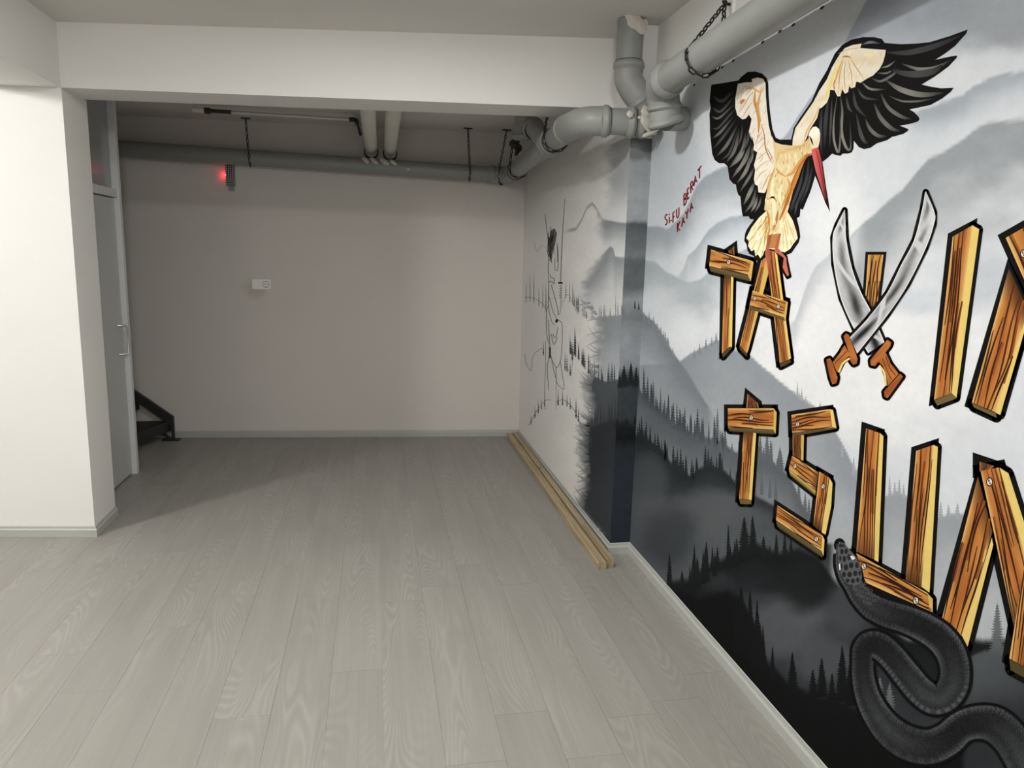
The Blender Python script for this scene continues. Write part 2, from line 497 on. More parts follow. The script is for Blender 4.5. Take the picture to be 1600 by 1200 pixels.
# dabs of putty and plaster on the joint
def dab(p, r, nrm, sx=1.0, name='putty_dab', par=pipes):
    p = rel(p); nrm = Vector(nrm).normalized()
    a = nrm.orthogonal().normalized(); b = nrm.cross(a)
    if abs(a.z) > abs(b.z): a, b = b, a
    rg = random.Random(int(p.x * 1e4) + int(p.z * 1e5)); n = 14
    vs = [p + nrm * .008]; ring1 = []; 
    for k in range(n):
        t = 2 * math.pi * k / n; q = r * rg.uniform(.75, 1.15)
        vs.append(p + (a * math.cos(t) * sx + b * math.sin(t)) * q * .7 + nrm * .006)
    for k in range(n):
        t = 2 * math.pi * k / n; q = r * rg.uniform(.85, 1.1)
        vs.append(p + (a * math.cos(t) * sx + b * math.sin(t)) * q - nrm * .004)
    fs = [(0, 1 + k, 1 + (k + 1) % n) for k in range(n)] + [(1 + k, 1 + n + k, 1 + n + (k + 1) % n, 1 + (k + 1) % n) for k in range(n)]
    return MB().add(vs, fs, True).build(name, M['putty'], par)
toc = (-.25, -1, -.15)
dab((1.19, 3.487, 2.27), .018, (0, -1, .2))
dab((1.27, 3.478, 2.285), .028, (0, -1, .3), 1.2)
dab((1.285, 3.482, 2.225), .030, (0, -1, -.3), 1.9)
dab((1.30, 3.495, 2.19), .012, (0, -.7, -.7), 4)
dab((1.235, 3.482, 2.255), .008, (0, -1, 0)); dab((1.262, 3.48, 2.25), .010, (0, -1, 0))
dab((1.205, 3.53, 2.69), .035, (0, -1, .1), 1.8); dab((1.23, 3.528, 2.665), .02, (0, -1, 0)); dab((1.255, 3.545, 2.695), .018, (-.4, -1, 0))
for xx, zz, rr in ((-.07, 2.33, .02), (.0, 2.325, .022), (.08, 2.325, .024), (.15, 2.32, .018)):
    dab((xx, by(xx) - R * .93, zz - .01), rr, (0, -1, .5), 2.0)
dab((.27, by(.27) - R, 2.262), .016, (0, -1, 0))

# ================================================================== other ceiling services
heat_g = 'white sleeved pipes through the rear bay'
for xq, zq, lab in ((-.035, 2.432, 'white sleeved pipe entering the far wall, left of the pair'), (.118, 2.425, 'white sleeved pipe entering the far wall, right of the pair')):
    t = thing('sleeved_pipe', lab, 'pipe', (xq, 5.3, zq), heat_g)
    y0 = yb(xq) + .301 - 5.3; y1 = yk(xq) - 5.3
    pth = [(0, y0, 0.02), (0, y0 + .6, .012), (0.004, -.1 + (y1 + y0) / 2 + .4, .004), (.01, y1 - .10, -.002), (.01, y1 - .01, -.03)]
    MB().tube(smooth_path(pth, 6), 0.049, 24).build('pipe_sleeve', M['insul'], t)
    MB().tube([(.01, y1 - .02, -.03), (.01, y1 - .003, -.032)], .058, 24).build('wall_hole', M['dark'], t)
t = thing('thin_pipe', 'thin grey pipe with black fittings under the rear ceiling', 'pipe', (-.7, 5.78, 2.55))
ry = 5.78
MB().tube([(-.40, 0, 0), (.53, .01, 0)], .0095, 12).build('tube', M['insul'], t)
MB().tube([(-.42, .035, .012), (.53, .04, .01)], .006, 10).build('tube', M['black_metal'], t)
MB().tube([(-.56, 0, .005), (-.47, 0, .004)], .020, 14).build('sleeve', M['insul'], t)
MB().tube([(-.48, 0, .003), (-.44, 0, .002)], .022, 14).build('valve', M['black_metal'], t)
MB().tube([(-.44, 0, .003), (-.30, 0, .002)], .014, 12).build('valve', M['black_metal'], t)
MB().tube(smooth_path([(.52, .01, 0), (.555, .012, 0), (.57, .04, -.002), (.575, .09, -.01)], 5), .017, 12).build('elbow', M['black_metal'], t)
MB().tube([(.575, .06, -.005), (.59, .58, -.02)], .010, 12).build('tube', M['black_metal'], t)

# ---- chains
def link_mesh(L=0.036, Wd=0.021, r=0.0032):
    pts = []
    hw, hl = Wd / 2 - r, L / 2 - r
    st = hl - hw
    for k in range(7):
        a = math.pi * k / 6; pts.append((hw * math.cos(a), 0, st + hw * math.sin(a)))
    for k in range(7):
        a = math.pi + math.pi * k / 6; pts.append((hw * math.cos(a), 0, -st + hw * math.sin(a)))
    pts.append(pts[0])
    return MB().tube(pts, r, 6, False).mesh('chain_link')
LINK = link_mesh()
def walk(path, step):
    P = [Vector(p) for p in path]; out = []; acc = 0.0; nxt = 0.0
    for a, b in zip(P[:-1], P[1:]):
        d = (b - a).length
        while nxt <= acc + d + 1e-9:
            out.append((a.lerp(b, (nxt - acc) / d), (b - a).normalized())); nxt += step
        acc += d
    return out
def chain(paths, label, single=True, step=0.029, scale=1.0):
    o0 = Vector(paths[0][0])
    t = thing('hanging_chain', label, 'chain', o0, 'chains holding up the pipes')
    joined = MB()
    for path in paths:
        for k, (p, d) in enumerate(walk(path, step * scale)):
            q = Vector((0, 0, 1)).rotation_difference(d)
            mtx = Matrix.Translation(p - o0) @ q.to_matrix().to_4x4() @ Matrix.Rotation(math.pi / 2 * (k % 2) + .4, 4, 'Z') @ Matrix.Scale(scale, 4)
            if single:
                o = obj('chain_link', LINK, M['chain'], t); o.matrix_local = mtx
            else:
                joined.add([mtx @ v.co for v in LINK.vertices], [tuple(f.vertices) for f in LINK.polygons], True)
    if not single:
        j = joined.build('chain_links', M['chain'], t); j['kind'] = 'stuff'
    return t
def loop(c, r, axis, a0, a1, n=14):
    """arc round a pipe: centre, radius, axis direction; angles measured from straight down, in the cross-section"""
    ax = Vector(axis).normalized(); dn = Vector((0, 0, -1)); dn = (dn - ax * dn.dot(ax)).normalized(); sd = ax.cross(dn)
    return [Vector(c) + (dn * math.cos(math.radians(a)) + sd * math.sin(math.radians(a))) * r for a in np.linspace(a0, a1, n)]
cyn = 2.72; cc = (1.2, cyn, nz(cyn))
anc = Vector((1.335, 2.86, 2.575))
ar = loop(cc, R + .007, (0, 1, 0), 95, -85)
ar = [a + Vector((0, (anc.y - cyn) * max(0, (a.z - cc[2])) * 1.0, 0)) for a in ar]
if ar[0].x > ar[-1].x: ar.reverse()
t = chain([[anc] + ar, [ar[-1], anc + Vector((-.006, -.01, -.02))]], 'black chain looped under the grey pipe above the mural')
MB().tube([(0.035, 0, .0), (-.004, 0, 0), (-.008, 0, .012)], .006, 10).build('hook', M['chain'], t)
MB().box(.022, .034, -.02, .02, -.05, .012).build('wall_plate', M['plastic'], t)
def plate(t, p):
    MB().box(p[0] - .035, p[0] + .035, p[1] - .018, p[1] + .018, p[2] - .006, p[2]).build('ceiling_plate', M['chain'], t)
# two straight hangers on the back pipe
for xq, lab in ((-.985, 'black chain hanging over the back pipe near the red-lit lamp'), (.745, 'black chain hanging straight over the back pipe, right of the white pipes')):
    yq = by(xq); zq = bz(xq)
    pth = [(xq, yq - .045, ZC2), (xq + .015, yq - R - .008, zq + .06)] + [p + Vector((.02, 0, 0)) for p in sorted(loop((xq, yq, zq), R + .006, (1, 0, 0), -90, 0, 6), key=lambda v: -v.z)]
    t = chain([pth], lab, False)
    plate(t, (0, 0, 0))
xq = 1.06; e0 = Vector((1.06, by(1.06) - .05, ZC2))
ar = loop((1.03, by(1.03), 2.249), R + .012, (1, -.5, 0), -100, 20)
ar.sort(key=lambda v: -v.z)
t = chain([[e0] + ar], 'black chain from a ceiling plate to the elbow in the far corner', False)
plate(t, (0, 0, 0))
c4 = A.lerp(B, .14); e4 = Vector((c4.x - .03, c4.y, ZC2))
ar = loop(c4, R + .007, dA, -95, 60)
ar2 = list(reversed(ar)) if ar[0].x > ar[-1].x else ar
t = chain([[e4] + ar2], 'tangled black chain round the drain pipe in the far corner', False)
rg = random.Random(3)
pts = [Vector((rg.uniform(-.02, .03), rg.uniform(-.03, .03), -.12 - .016 * k)) for k in range(9)]
MB().tube(smooth_path(pts, 5), [0.012 + .014 * math.sin(math.pi * k / 40) for k in range(41)], 10).build('tie_rag', M['black_metal'], t)
c5 = A.lerp(B, .845); e5 = Vector((c5.x + .02, c5.y + .26, 2.52))
ar = loop(c5, R + .007, dA, -100, 80)
ar2 = list(reversed(ar)) if ar[0].x > ar[-1].x else ar
chain([[e5] + ar2], 'black chain round the drain pipe just behind the beam', False)

# ================================================================== small fittings on the back wall
def wall_thing(name, label, cat, x, z):
    o = thing(name, label, cat, (x, yk(x), z)); o.rotation_euler.z = -math.atan(0.0634); return o
t = wall_thing('emergency_light', 'small grey emergency lamp with glowing red light on the back wall', 'lamp', -1.139, 2.18)
MB().box(-.033, .033, -.045, 0, -.088, .088).build('housing', M['lamp_body'], t, .004)
MB().box(-.030, .030, -.047, -.044, -.080, .085).build('lens_panel', M['dark'], t)
led = MB()
for i in range(4):
    for j in range(11):
        xx = -.0225 + i * .015; zz = -.072 + j * .0148
        led.add([(xx + .0048 * math.cos(a), -.0485 - (.0012 if False else 0), zz + .0048 * math.sin(a)) for a in [math.pi * q / 4 for q in range(8)]], [tuple(range(8))])
led.build('lens_dots', M['lamp_lens'], t)
MB().box(-.02, .02, -.03, 0, -.125, -.090).build('mount', M['lamp_body'], t, .003)
MB().tube([(-.034, -.02, -.003), (-.044, -.02, -.003)], .0075, 14).build('indicator', M['led'], t)
pl = bpy.data.lights.new('indicator_light', 'POINT'); pl.energy = 0.05; pl.color = (1, .03, .05); pl.shadow_soft_size = .006
po = bpy.data.objects.new('indicator_light', pl); po.parent = t; po.location = (-.056, -.022, -.003); COL.objects.link(po)
t = wall_thing('wall_socket', 'white double plate with switch and socket on the back wall', 'socket', -.931, 1.308)
MB().box(-.075, .075, -.009, 0, -.041, .041).build('cover_plate', M['plastic'], t, .002)
MB().box(-.066, -.009, -.014, -.006, -.031, .031).build('switch_rocker', M['plastic'], t, .002)
so = MB(); n = 24
so.tube([(.038, -.0125, 0), (.038, -.006, 0)], .030, n)
q = so.build('socket_insert', M['plastic'], t)
ring = [(.038 + .026 * math.cos(2 * math.pi * k / 20), -.0135, .026 * math.sin(2 * math.pi * k / 20)) for k in range(21)]
MB().tube(ring, .0022, 6, False).build('socket_rim', M['lamp_body'], q)
for dx, dz in ((-.0095, 0), (.0095, 0), (0, .02), (0, -.02)):
    MB().tube([(.038 + dx, -.0135, dz), (.038 + dx, -.0125, dz)], .0038, 10).build('contact_hole', M['dark'], q)

# ================================================================== steel stair behind the door
st = thing('metal_stair', 'black steel stair foot rising to the left behind the door', 'stair', (-1.8, 6.1, 0))
def sp(name, foot_xz, y0, y1, mat='black_metal', s0=0.0, s1=0.0):
    mbx = MB(); n = len(foot_xz)
    vs = [(x + 1.8 + s0, y0 - 6.1, z) for x, z in foot_xz] + [(x + 1.8 + s1, y1 - 6.1, z) for x, z in foot_xz]
    fs = [tuple(range(n)), tuple(range(2 * n - 1, n - 1, -1))] + [(i, n + i, n + (i + 1) % n, (i + 1) % n) for i in range(n)]
    mbx.add(vs, fs); return mbx.build(name, M[mat], st)
SK = -.24                                        # the near side starts further to the left
for y0, s_ in ((6.40, 0.0), (5.72, SK)):
    sl = .79
    sp('stringer', [(-1.665, 0.0), (-1.665, .20), (-3.0, .20 + 1.335 * sl), (-3.0, .14 + 1.335 * sl), (-1.70, .14), (-1.685, .12), (-1.685, 0)], y0, y0 + .04, 'black_metal', s_, s_)
    sp('foot_plate', [(-1.62, 0), (-1.62, .008), (-1.76, .008), (-1.76, 0)], y0 - .02, y0 + .05, 'black_metal', s_, s_)
for k in range(5):
    x = -1.69 - k * .235; z = .165 + k * .186
    sp('tread', [(x, z - .085), (x, z), (x - .27, z), (x - .27, z - .012), (x - .02, z - .012), (x - .02, z - .085)], 5.72, 6.42, 'black_metal', SK, 0)
sp('brace', [(-1.68, .0), (-1.68, .02), (-1.83, .16), (-1.85, .14)], 6.37, 6.40)

# ================================================================== timber battens on the floor
def batten(name, label, n0, f0, wd, ht, ch, rollz=0.0):
    a, b = Vector(n0), Vector(f0); c = (a + b) / 2
    t = Vector((b - a)); L = t.length; ang = math.atan2(t.y, t.x) - math.pi / 2
    hw = wd / 2
    prof = [(-hw, 0), (hw, 0), (hw, ht - ch * .4), (hw - ch * .4, ht), (-hw + ch, ht), (-hw, ht - ch)]
    n = 9; vs = []; rg = random.Random(len(label))
    for k in range(n):
        y = -L / 2 + L * k / (n - 1); dx = rg.uniform(-.0015, .0015); dz = 0 if k in (0, n - 1) else rg.uniform(0, .001)
        vs += [(x + dx, y, z + dz * (z > 0)) for x, z in prof]
    m_ = len(prof); fs = [tuple(range(m_)), tuple((n - 1) * m_ + i for i in reversed(range(m_)))]
    for k in range(n - 1):
        for i in range(m_): fs.append((k * m_ + i, (k + 1) * m_ + i, (k + 1) * m_ + (i + 1) % m_, k * m_ + (i + 1) % m_))
    me = pydata(name, vs, fs)
    o = obj(name, me, M['timber']); o.location = (c.x, c.y, 0.0005); o.rotation_euler.z = ang
    return tag(o, label, 'timber', 'timber battens along the wall')
batten('timber_batten', 'pale pine batten with chamfered edge, the one nearer the middle of the floor', (1.150, 3.455, 0), (1.165, 6.27, 0), .047, .040, .007)
batten('timber_batten', 'pale pine batten lying nearest to the right-hand skirting', (1.2015, 3.475, 0), (1.213, 6.28, 0), .036, .046, .003)

# old drill holes in the wall under the pipe
for px_, py_ in ((1146, 95), (1129, 105), (1192, 66), (1219, 49), (1240, 39), (1285, 12), (1085, 133)):
    c_ = on_x(px_, py_, XR - .0006)
    o_ = MB().add([(c_.x, c_.y + .012 * math.cos(a) , c_.z + .005 * math.sin(a)) for a in [math.pi * k / 5 for k in range(10)]], [tuple(range(10))]).build('drill_hole', M['dark'], wall_right)
    o_.location.x = -.0012

MB().prism([(XR - .052, yb(XR - .052) - .003), (XR - .024, yb(XR - .024) - .003), (XR - .024, yb(XR)), (XR - .052, yb(XR - .052))], 2.44, 2.695).build('dark_gap_strip', M['dark'], beam_x)  # solid dark strip on the beam face, standing in for a shaded gap

# ================================================================== the mural
KM = 1.0            # how bright white wall paint shows in the photograph; turns seen colours into paint colours
LAYER = 0.00014
mural = thing('mural', 'black and white mountain mural with stork, plank letters, swords and snake on the right wall', 'mural', (XR, 2.4, 0))
MO = Vector((XR, 2.4, 0))
def alb(c): return tuple(min(0.9, lin(x) / KM) for x in c[:3])
PLANES = {'near': lambda px, py, k: on_x(px, py, XR - 0.0006 - k * LAYER),
          'far': lambda px, py, k: on_x(px, py, XR2 - 0.0006 - k * LAYER),
          'step': lambda px, py, k: on_y(px, py, YS - 0.0006 - k * LAYER)}
class Paint:
    """flat paint shapes collected into one mesh with vertex colours; all points in photo pixels measured on the wall"""
    def __init__(s, layer, plane='near'):
        s.v = []; s.c = []; s.f = []; s.layer = layer; s.pl = PLANES[plane]
    def verts(s, pts, cols, dl=0.0):
        n = len(s.v)
        for (x, y) in pts: s.v.append(s.pl(x, y, s.layer + dl) - MO)
        if len(cols) == 3 and not hasattr(cols[0], '__len__'): cols = [cols] * len(pts)
        s.c += [alb(c) for c in cols]
        return n
    def poly(s, pts, col, dl=0.0):
        n = s.verts(pts, col, dl)
        tris = tessellate_polygon([[Vector((p[0], p[1], 0)) for p in pts]])
        s.f += [tuple(n + i for i in t) for t in tris]
        return s
    def ribbon(s, path, w, col, dl=0.0, n=6, smooth=True):
        P = smooth_path(path, n) if smooth and len(path) > 2 else [np.array(p, float) for p in path]
        m_ = len(P)
        if callable(w): W = [w(i / (m_ - 1)) for i in range(m_)]
        else: W = [w] * m_
        pts = []; cols = []
        for i in range(m_):
            a = P[max(0, i - 1)]; b = P[min(m_ - 1, i + 1)]; t = b - a; L = np.hypot(*t) or 1
            nx, ny = -t[1] / L, t[0] / L
            pts += [(P[i][0] + nx * W[i] / 2, P[i][1] + ny * W[i] / 2), (P[i][0] - nx * W[i] / 2, P[i][1] - ny * W[i] / 2)]
            c = col(i / (m_ - 1)) if callable(col) else col
            cols += [c, c]
        k = s.verts(pts, cols, dl)
        s.f += [(k + 2 * i, k + 2 * i + 1, k + 2 * i + 3, k + 2 * i + 2) for i in range(m_ - 1)]
        return s
    def disc(s, c, rx, ry, col, dl=0.0, n=12):
        return s.poly([(c[0] + rx * math.cos(2 * math.pi * k / n), c[1] + ry * math.sin(2 * math.pi * k / n)) for k in range(n)], col, dl)
    def outline(s, pts, w, col, dl=0.0):
        """polygon grown by w pixels: fill + thick edges + round corners"""
        s.poly(pts, col, dl)
        m_ = len(pts)
        for i in range(m_):
            a, b = pts[i], pts[(i + 1) % m_]
            if math.hypot(a[0] - b[0], a[1] - b[1]) > .3: s.ribbon([a, b], 2 * w, col, dl, smooth=False)
            s.disc(a, w, w, col, dl, 8)
        return s
    def miter(s, pts, w, col, dl=0.0):
        """convex outline grown by w pixels with pointed corners"""
        n = len(pts); ar = sum(pts[i - 1][0] * pts[i][1] - pts[i][0] * pts[i - 1][1] for i in range(n))
        sg = 1 if ar > 0 else -1; out = []
        for i in range(n):
            a, b, c = [np.array(q, float) for q in (pts[i - 1], pts[i], pts[(i + 1) % n])]
            e1 = (b - a) / (np.hypot(*(b - a)) + 1e-9); e2 = (c - b) / (np.hypot(*(c - b)) + 1e-9)
            n1 = np.array((e1[1], -e1[0])) * sg; n2 = np.array((e2[1], -e2[0])) * sg
            m_ = n1 + n2; m_ = m_ / (np.hypot(*m_) + 1e-9)
            out.append(tuple(b + m_ * min(w / max(.2, float(m_ @ n1)), w * 1.7)))
        return s.poly(out, col, dl)
    def grid(s, A, B, C, D, nu, nv, cf, dl=0.0):
        """A-B start edge, D-C end edge; u runs A->D, v runs A->B"""
        A, B, C, D = [np.array(q, float) for q in (A, B, C, D)]
        pts = []; cols = []
        for i in range(nu + 1):
            u = i / nu
            for j in range(nv + 1):
                v = j / nv
                p = (A * (1 - u) + D * u) * (1 - v) + (B * (1 - u) + C * u) * v
                pts.append((p[0], p[1])); cols.append(cf(u, v))
        k = s.verts(pts, cols, dl)
        for i in range(nu):
            for j in range(nv):
                a = k + i * (nv + 1) + j
                s.f.append((a, a + 1, a + nv + 2, a + nv + 1))
        return s
    def build(s, name, parent=mural, label=None):
        me = bpy.data.meshes.new(name)
        me.from_pydata([tuple(v) for v in s.v], [], s.f)
        at = me.color_attributes.new('Col', 'FLOAT_COLOR', 'POINT')
        at.data.foreach_set('color', np.hstack([np.array(s.c, np.float32), np.ones((len(s.c), 1), np.float32)]).ravel())
        o = obj(name, me, M['paint'], parent)
        if label: o['label'] = label
        return o
def lerp3(a, b, t): return tuple(a[i] + (b[i] - a[i]) * t for i in range(3))

# ------------------------------------------------------------------ landscape: painted ridges, mist and sky as vertex colours on fine wall grids
def fbm(x, y, seed, octs=4):
    """value noise on arrays"""
    rs = np.random.RandomState(seed); out = np.zeros_like(x); amp = .5; tot = 0
    for o in range(octs):
        T = rs.rand(64, 64); xf = x * 2 ** o; yf = y * 2 ** o
        xi = np.floor(xf).astype(int); yi = np.floor(yf).astype(int); a = xf - xi; b = yf - yi
        a = a * a * (3 - 2 * a); b = b * b * (3 - 2 * b)
        g = lambda i, j: T[(xi + i) % 64, (yi + j) % 64]
        out += amp * ((g(0, 0) * (1 - a) + g(1, 0) * a) * (1 - b) + (g(0, 1) * (1 - a) + g(1, 1) * a) * b)
        tot += amp; amp *= .5
    return out / tot
def sstep(x, a, b):
    t = np.clip((x - a) / (b - a), 0, 1); return t * t * (3 - 2 * t)
def blend(img, col, a):
    return img * (1 - a[..., None]) + np.array(col, float) * a[..., None]
def ridge(img, X, Y, pts, ctop, cbot, L, soft=2.5, x0=None, x1=None, keep=0.0, fx=12, bot=None):
    """paint everything below a ridge line: ctop at the edge, thinning over L pixels to cbot; keep = opacity far below"""
    P = np.array(pts, float)
    yr = np.interp(X, P[:, 0], P[:, 1]) + (fbm(X / 16, X * 0 + 3, int(P[0, 0])) - .5) * 5
    d = Y - yr
    m_ = sstep(d, -soft, soft)
    t = np.clip(d / L, 0, 1) + (fbm(X / 55, Y / 40, 7 + int(P[0, 1])) - .5) * .5
    t = np.clip(t, 0, 1); t = t * t * (3 - 2 * t)
    a = m_ * (1 - t * (1 - keep))
    if x0 is not None: a = a * sstep(X, x0 - fx, x0 + fx)
    if x1 is not None: a = a * (1 - sstep(X, x1 - fx, x1 + fx))
    if bot is not None: a = a * (1 - sstep(Y, bot - 30, bot + 30))
    c = np.array(ctop, float) * (1 - t[..., None]) + np.array(cbot, float) * t[..., None]
    return img * (1 - a[..., None]) + c * a[..., None]
def blob(img, X, Y, cx, cy, rx, ry, col, a=1.0):
    d = np.sqrt(((X - cx) / rx) ** 2 + ((Y - cy) / ry) ** 2) + (fbm(X / 40, Y / 30, int(cx + cy)) - .5) * .5
    return blend(img, col, a * (1 - sstep(d, .35, 1.1)))
def near_colors(X, Y):
    n1 = fbm(X / 60, Y / 45, 1)
    img = np.zeros(X.shape + (3,)) + np.array((206, 210, 216.))
    img = blob(img, X, Y, 1340, 560, 330, 170, (226, 227, 228), .9)
    img = blob(img, X, Y, 1310, 340, 70, 120, (222, 224, 226), .8)
    img = blob(img, X, Y, 1050, 270, 60, 110, (184, 190, 197), .8)
    img = ridge(img, X, Y, [(1195, 250), (1212, 228), (1232, 205), (1262, 160), (1300, 105), (1330, 45), (1370, -30), (1600, -200)], (160, 166, 178), (200, 204, 211), 190, 2, x0=1196, fx=4, bot=330)
    img = blob(img, X, Y, 1560, 20, 190, 75, (140, 145, 150), .8)
    img = blob(img, X, Y, 1420, 50, 120, 60, (150, 156, 165), .6)
    img = blob(img, X, Y, 1520, 118, 110, 30, (212, 214, 219), .75)
    img = ridge(img, X, Y, [(1400, 186), (1430, 176), (1500, 150), (1535, 128), (1565, 115), (1600, 110), (1700, 110)], (162, 169, 178), (192, 198, 205), 75, 2, x0=1425, fx=20)
    img = ridge(img, X, Y, [(1320, 380), (1345, 352), (1370, 330), (1410, 296), (1450, 250), (1490, 228), (1520, 205), (1545, 192), (1600, 186), (1700, 170)], (150, 155, 160), (212, 214, 217), 300, 3, x0=1330, fx=14, bot=480)
    img = blob(img, X, Y, 1440, 470, 60, 30, (192, 198, 206), .7); img = blob(img, X, Y, 1540, 440, 80, 50, (180, 186, 194), .7)
    img = ridge(img, X, Y, [(1225, 520), (1242, 500), (1252, 470), (1262, 440), (1275, 415), (1297, 398), (1330, 372), (1345, 352)], (188, 192, 197), (220, 221, 223), 70, 2.5, x0=1232, x1=1345)
    img = ridge(img, X, Y, [(1000, 354), (1015, 354), (1032, 353), (1045, 357), (1055, 348), (1067, 335), (1078, 313), (1088, 290), (1100, 277), (1117, 267), (1132, 260), (1170, 250)], (152, 159, 166), (206, 210, 214), 105, 1.8, x1=1200, fx=30)
    img = ridge(img, X, Y, [(1060, 432), (1068, 420), (1075, 400), (1093, 380), (1108, 357), (1122, 347), (1140, 340), (1165, 335), (1200, 335)], (160, 168, 176), (208, 212, 217), 62, 1.8, x0=1063, x1=1205, fx=30)
    img = ridge(img, X, Y, [(1000, 408), (1010, 407), (1022, 408), (1033, 416), (1045, 427), (1062, 437), (1080, 440), (1095, 436), (1120, 415), (1140, 400), (1180, 385)], (160, 167, 173), (216, 220, 223), 120, 1.8, x1=1215, fx=25)
    img = blob(img, X, Y, 1065, 520, 45, 45, (224, 228, 230), .6)
    # dark wooded ridges
    img = ridge(img, X, Y, [(1050, 570), (1066, 563), (1080, 553), (1100, 540), (1120, 530), (1145, 545), (1175, 558), (1200, 580), (1230, 605), (1260, 625), (1290, 648), (1303, 668), (1320, 700), (1340, 740), (1360, 775), (1380, 790)], (140, 146, 152), (158, 163, 168), 150, 2.0, x1=1385, fx=10, keep=.9)
    img = ridge(img, X, Y, [(1360, 800), (1385, 774), (1400, 768), (1420, 778), (1440, 800), (1470, 806), (1510, 800), (1560, 850), (1620, 870)], (146, 151, 156), (160, 165, 169), 120, 2.5, x0=1375, fx=8, keep=.8)
    img = ridge(img, X, Y, [(995, 470), (1004, 487), (1020, 502), (1035, 522), (1050, 547), (1062, 564), (1080, 590), (1100, 625), (1130, 670)], (118, 124, 130), (150, 156, 162), 100, 2.0, x1=1110, fx=10, keep=.7)
    img = ridge(img, X, Y, [(975, 575), (990, 598), (1005, 618), (1030, 640), (1055, 662), (1085, 678), (1120, 688), (1150, 706), (1180, 712), (1200, 712), (1215, 728), (1232, 740), (1242, 760), (1255, 790), (1275, 825), (1290, 850)], (86, 91, 96), (112, 117, 122), 80, 2.5, x1=1292, fx=6, keep=.92)
    img = ridge(img, X, Y, [(975, 665), (995, 682), (1018, 690), (1036, 704), (1050, 725), (1066, 733), (1078, 744), (1094, 732), (1113, 727), (1133, 737), (1153, 757), (1180, 775), (1230, 800), (1290, 850)], (38, 42, 45), (84, 88, 92), 95, 3, keep=1, x1=1300, fx=8)
    img = blob(img, X, Y, 1120, 800, 95, 42, (88, 91, 95), .85); img = blob(img, X, Y, 1010, 740, 40, 45, (70, 75, 79), .8)
    img = blob(img, X, Y, 1045, 840, 60, 60, (58, 62, 66), .9); img = blob(img, X, Y, 1185, 830, 60, 40, (80, 84, 88), .7)
    img = ridge(img, X, Y, [(1000, 900), (1040, 912), (1075, 905), (1095, 890), (1115, 882), (1150, 862), (1180, 850), (1215, 864), (1250, 858), (1280, 872), (1300, 902), (1340, 940), (1420, 1000)], (20, 22, 24), (46, 49, 53), 120, 7, keep=1)
    img = blob(img, X, Y, 1225, 975, 90, 66, (80, 83, 87), .95); img = blob(img, X, Y, 1285, 1030, 66, 52, (74, 77, 81), .85)
    img = blob(img, X, Y, 1330, 950, 50, 70, (72, 75, 79), .75); img = blob(img, X, Y, 1120, 905, 40, 20, (48, 51, 54), .7)
    img = blob(img, X, Y, 1260, 925, 42, 40, (24, 26, 28), .8)
    img = ridge(img, X, Y, [(1040, 915), (1090, 935), (1135, 925), (1160, 935), (1180, 975), (1200, 1035), (1230, 1066), (1270, 1085), (1310, 1095), (1370, 1125), (1440, 1150), (1600, 1180)], (14, 15, 17), (10, 11, 12), 100, 8, keep=1)
    # right of the snake, under the last letter
    img = ridge(img, X, Y, [(1440, 1060), (1490, 1035), (1518, 1025), (1540, 1016), (1560, 1012), (1620, 1000)], (74, 78, 82), (40, 43, 46), 120, 2.0, x0=1505, fx=6, keep=1)
    img = img * (1 + (n1[..., None] - .5) * .05)
    return img
def grid_object(name, ys, zs, plane, colors, label):
    """plane 'x' at given coordinate (ys = depth, zs = height) or 'y'"""
    U, V = np.meshgrid(ys, zs, indexing='ij')
    if plane[0] == 'x': Pw = np.stack([np.full_like(U, plane[1]), U, V], -1)
    else: Pw = np.stack([U, np.full_like(U, plane[1]), V], -1)
    d = Pw - np.array([0, 0, CAMH]); k = d @ np.array(FW)
    X = 800 + F * (d @ np.array(RT)) / k; Y = 600 - F * (d @ np.array(UP)) / k
    img = np.clip(colors(X, Y), 3, 250) / 255
    L = np.where(img <= .04045, img / 12.92, ((img + .055) / 1.055) ** 2.4) / KM
    L = np.clip(L, 0, .85)
    nu, nv = U.shape
    idx = np.arange(nu * nv).reshape(nu, nv)
    fs = np.stack([idx[:-1, :-1], idx[1:, :-1], idx[1:, 1:], idx[:-1, 1:]], -1).reshape(-1, 4)
    me = bpy.data.meshes.new(name)
    me.from_pydata((Pw - np.array(MO)).reshape(-1, 3).tolist(), [], fs.tolist())
    at = me.color_attributes.new('Col', 'FLOAT_COLOR', 'POINT')
    at.data.foreach_set('color', np.concatenate([L, np.ones(L.shape[:2] + (1,))], -1).astype(np.float32).ravel())
    o = obj(name, me, M['paint'], mural); o['label'] = label
    return o
ys = [YS - .0005]
while ys[-1] > 1.0: ys.append(ys[-1] - 0.0026 * ys[-1])
zs = np.linspace(0.06, 2.42, 300)
grid_object('painted_landscape', np.array(ys), zs, ('x', XR - .0006), near_colors, 'misty grey mountains and fir forest painted on the near wall')
